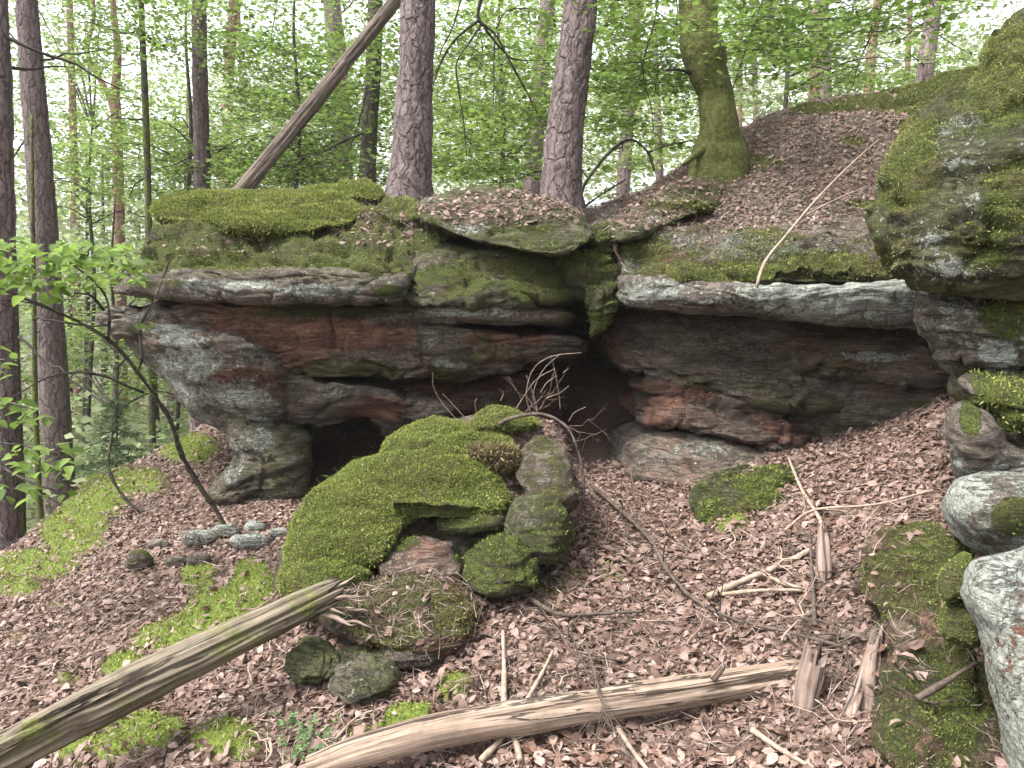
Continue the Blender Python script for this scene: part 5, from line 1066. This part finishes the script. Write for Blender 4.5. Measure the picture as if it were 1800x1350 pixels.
# ------------------------------------------------------------------ moss and dead leaves on the ground
ctr0 = facedata(GV, GF)[2]
fw = sstep(.22, .9, gm[GF].mean(1) + .3 * fbm(ctr0 * 6, 3)); n_ = int(min((facedata(GV, GF)[0] * fw).sum() * 15000, 80000))
p, nr, f = sample(GV, GF, fw, n_)
o = strands('ground_moss', p, nr, .026, .0062, None); o['label'] = 'bright green moss patches growing on the leafy slope'; o['category'] = 'moss'
def litter_mesh(name, p, nrm, size, parent, kind='stuff', tone=None, tilt=.36):
    n = len(p); az = rng.random(n) * 2 * pi
    nr = unit(nrm + rng.normal(0, tilt, (n, 3))); d = unit(np.stack([np.cos(az), np.sin(az), 0 * az], -1)); d = unit(d - nr * (d * nr).sum(-1, keepdims=True)); sd = np.cross(nr, d)
    s = size * np.clip(rng.lognormal(-.05, .4, n), .3, 2.0)[:, None]; w = s * rng.uniform(.2, .33, n)[:, None]; c1 = rng.normal(0, .2, n)[:, None]; c2 = rng.normal(.1, .3, n)[:, None]
    p = p + nrm * rng.uniform(.002, .028, n)[:, None] - d * s * .5
    f = lambda t, k, e: p + d * s * t + sd * w * k + nr * (s * c1 * (4 * t * (1 - t)) + w * c2 * abs(k) + s * e)
    V = np.stack([f(0, 0, 0), f(.3, .95, 0), f(.3, -.95, 0), f(.7, .8, 0), f(.7, -.8, 0), f(1, 0, 0)], 1).reshape(-1, 3); i = np.arange(n)[:, None] * 6
    fs = [i + np.array([1, 3, 4, 2]), np.concatenate([i + np.array([0, 1, 2]), i + np.array([3, 5, 4])])]
    t = np.clip(rng.beta(2.4, 2.7, n) + (0 if tone is None else tone), 0, 1)
    return make_mesh(name, V, fs, M['lit'], {'rnd': np.repeat(t, 6)})
def stick_litter(name, p, nrm, L, r, parent, jit=.25):
    n = len(p); az = rng.random(n) * 2 * pi; d = unit(np.stack([np.cos(az), np.sin(az), 0 * az], -1) + rng.normal(0, jit * .6, (n, 3))); d = unit(d - nrm * (d * nrm).sum(-1, keepdims=True) + nrm * rng.normal(0, jit, n)[:, None])
    a = unit(np.cross(d, nrm + .01)); b = np.cross(d, a); l = L * rng.lognormal(0, .5, n)[:, None]; rr = r * rng.uniform(.5, 1.4, n)[:, None]
    c = p + nrm * rng.uniform(.006, .035, n)[:, None]; e0 = c - d * l / 2; e1 = c + d * l / 2; m = c + a * l * rng.normal(0, .08, n)[:, None] + nrm * l * rng.normal(.02, .05, n)[:, None]
    V = np.stack([e0 + a * rr, e0 - a * rr * .5 + b * rr, e0 - a * rr * .5 - b * rr, m + a * rr * .9, m - a * rr * .45 + b * rr * .9, m - a * rr * .45 - b * rr * .9, e1], 1).reshape(-1, 3); i = np.arange(n)[:, None] * 7
    fs = [np.concatenate([i + np.array(q) for q in ([0, 1, 4, 3], [1, 2, 5, 4], [2, 0, 3, 5])]), np.concatenate([i + np.array(q) for q in ([3, 4, 6], [4, 5, 6], [5, 3, 6])])]
    return obj(name, make_mesh(name, V, fs, M['litstick'], {'rnd': np.repeat(rng.random(n), 7)}), parent, 'stuff')
ar, fn, ctr = facedata(GV, GF); fx, fy = PIX(ctr); dist = np.linalg.norm(ctr - CAM, axis=1)
infr = (fx > -250) & (fx < 2050) & (ctr[:, 1] > 1.6) & (fy > 500) & (fy < 1520) & (dist < 14)
wl_ = infr * (1 - .9 * sstep(.35, .85, gm[GF].mean(1))) * np.where(dist < 6.5, 1, (6.5 / dist) ** 3)
cave = (ctr[:, 1] > np.interp(ctr[:, 0], [-2.6, -2.2, -1.6, .2, .9, 1.3, 1.9], [9, 6.3, 6.0, 5.9, 6.0, 6.1, 9])) & (ctr[:, 1] < 9.2)
wl_ = wl_ * np.where(cave, .03, 1)
p, nr, f = sample(GV, GF, wl_, 88000)
nearest = np.argsort(np.linalg.norm(p - CAM, axis=1) + 50 * ((PIX(p)[0] < 0) | (PIX(p)[0] > 1800) | (PIX(p)[1] > 1350)))
obj('leaf_litter', litter_mesh('leaf_litter', p[nearest[300:]], nr[nearest[300:]], .036, None), None, 'stuff')
bpy.data.objects['leaf_litter']['label'] = 'pinkish brown dead beech leaves covering the hollow'; bpy.data.objects['leaf_litter']['category'] = 'leaf litter'
# the 300 nearest leaves singly
from mathutils import Matrix
bases = []
for v in range(6):
    k = rng.normal(0, .25); me = leafmesh('fallen_leaf', np.zeros((1, 3)), np.array([[1., 0, 0]]), np.array([[0, 0, 1.]]), np.ones(1), 'lit1', None, None, fold=.5 * rng.normal() , aspect=.55 + .12 * rng.random(), detail=True); me.data.name = 'fallen_leaf'
    bases.append(me.data); bpy.data.objects.remove(me)
for k in range(300):
    q = p[nearest[k]]; n3 = unit(nr[nearest[k]] + rng.normal(0, .3, 3)); az = rng.random() * 2 * pi; d = np.array([cos(az), sin(az), 0]); d = unit(d - n3 * np.dot(d, n3)); y = np.cross(n3, d); s = .044 * rng.uniform(.7, 1.35); q = q + nr[nearest[k]] * rng.uniform(.012, .03) - d * s * .5
    o = bpy.data.objects.new('fallen_leaf', bases[k % 6]); C.objects.link(o); o.parent = floor_
    o.matrix_basis = Matrix([[d[0]*s, y[0]*s, n3[0]*s, q[0]], [d[1]*s, y[1]*s, n3[1]*s, q[1]], [d[2]*s, y[2]*s, n3[2]*s, q[2]], [0, 0, 0, 1]])
p, nr, f = sample(GV, GF, wl_ * np.where(dist < 4, 1.5, 1), 24000)
p2, nr2, f2 = sample(GV, GF, wl_ * np.where(dist < 4, 2., .5), 16000)
o = obj('leaf_crumbs', litter_mesh('leaf_crumbs', p2, nr2, .015, None, tone=-.08), None, 'stuff'); tag(o, 'small crumbled bits of dead leaf between the larger leaves', 'leaf litter')
o = stick_litter('twig_litter', p, nr, .085, .0022, None); o['label'] = 'fine broken twigs and needles strewn over the dead leaves'; o['category'] = 'twigs'
# dead leaves lying on the rocks
def rocklitter(rec, n, bl, size=.045, sticks=0, nzmin=.25, parent=None, tone=None):
    V, Fq = rec['V'], rec['F']; ar, fn, ctr = facedata(V, Fq); x, y = PIX(ctr)
    w = sstep(nzmin, nzmin + .25, fn[:, 2]) * (blobs(x, y, bl) if bl else 1) * (1 - .85 * sstep(.45, .8, rec['moss'][Fq].mean(1)))
    p, nr, f = sample(V, Fq, w, n); par = parent or rec['o'].parent or rec['o']
    if len(p): obj('leaf_litter', litter_mesh('leaf_litter', p, nr, size, None, tone=tone), par, 'stuff')
    if sticks:
        p, nr, f = sample(V, Fq, w, sticks)
        if len(p): stick_litter('needle_litter', p, nr, .07, .0014, par)
byname = {}
for s_ in SURF: byname.setdefault(s_['o'].name.split('.')[0], []).append(s_)
rocklitter([r for r in SURF if r['o'].name.startswith('slope_rim')][0], 500, [(1250,410,160,25),(1450,415,120,22)], .036, 1200, .1)
rocklitter(SLOPE, 19000, [(1450,280,260,110),(1350,340,200,70),(1250,380,130,50),(1600,250,160,90),(1120,400,60,50)], .03, 9000, .12)
rocklitter(byname['slab_body'][0], 1500, [(880,370,140,30)], .04, 2200, .1)
rocklitter(byname['rock_cap'][0], 1600, [(690,400,60,40),(640,400,60,25),(400,430,120,20,.3)], .04, 2500, .0)
rocklitter(byname['mound_core'][0], 2500, [(930,800,60,60),(960,860,50,60),(880,850,40,30)], .036, 3000, .05)
rocklitter(byname['slope_slab'][0], 700, None, .036, 1200, .3)
rocklitter(SAD, 1200, None, .036, 1200, -.1)
for b in byname['boulder']:
    if b['o'].get('label', '').startswith('flat brown'): rocklitter(b, 120, None, .035, 900, .25)
    elif 'olive bedrock' in b['o'].get('label', ''): rocklitter(b, 260, None, .034, 700, .0)

# ------------------------------------------------------------------ the hazy air of the wood
hz = bpy.data.meshes.new('haze'); x0, x1, y0, y1, z0, z1 = -230, 230, -85, 265, -25, 26
hz.from_pydata([(x, y, z) for z in (z0, z1) for x, y in ((x0, y0), (x1, y0), (x1, y1), (x0, y1))], [], [(3, 2, 1, 0), (4, 5, 6, 7), (0, 1, 5, 4), (1, 2, 6, 5), (2, 3, 7, 6), (3, 0, 4, 7)])
hm = bpy.data.materials.new('haze'); hm.use_nodes = True; hm.node_tree.nodes.clear()
pv = hm.node_tree.nodes.new('ShaderNodeVolumePrincipled'); pv.inputs['Color'].default_value = (.93, .96, .98, 1); pv.inputs['Density'].default_value = .0006
ho = hm.node_tree.nodes.new('ShaderNodeOutputMaterial'); hm.node_tree.links.new(pv.outputs[0], ho.inputs['Volume'])
hz.materials.append(hm); obj('haze', hz, None, 'stuff')
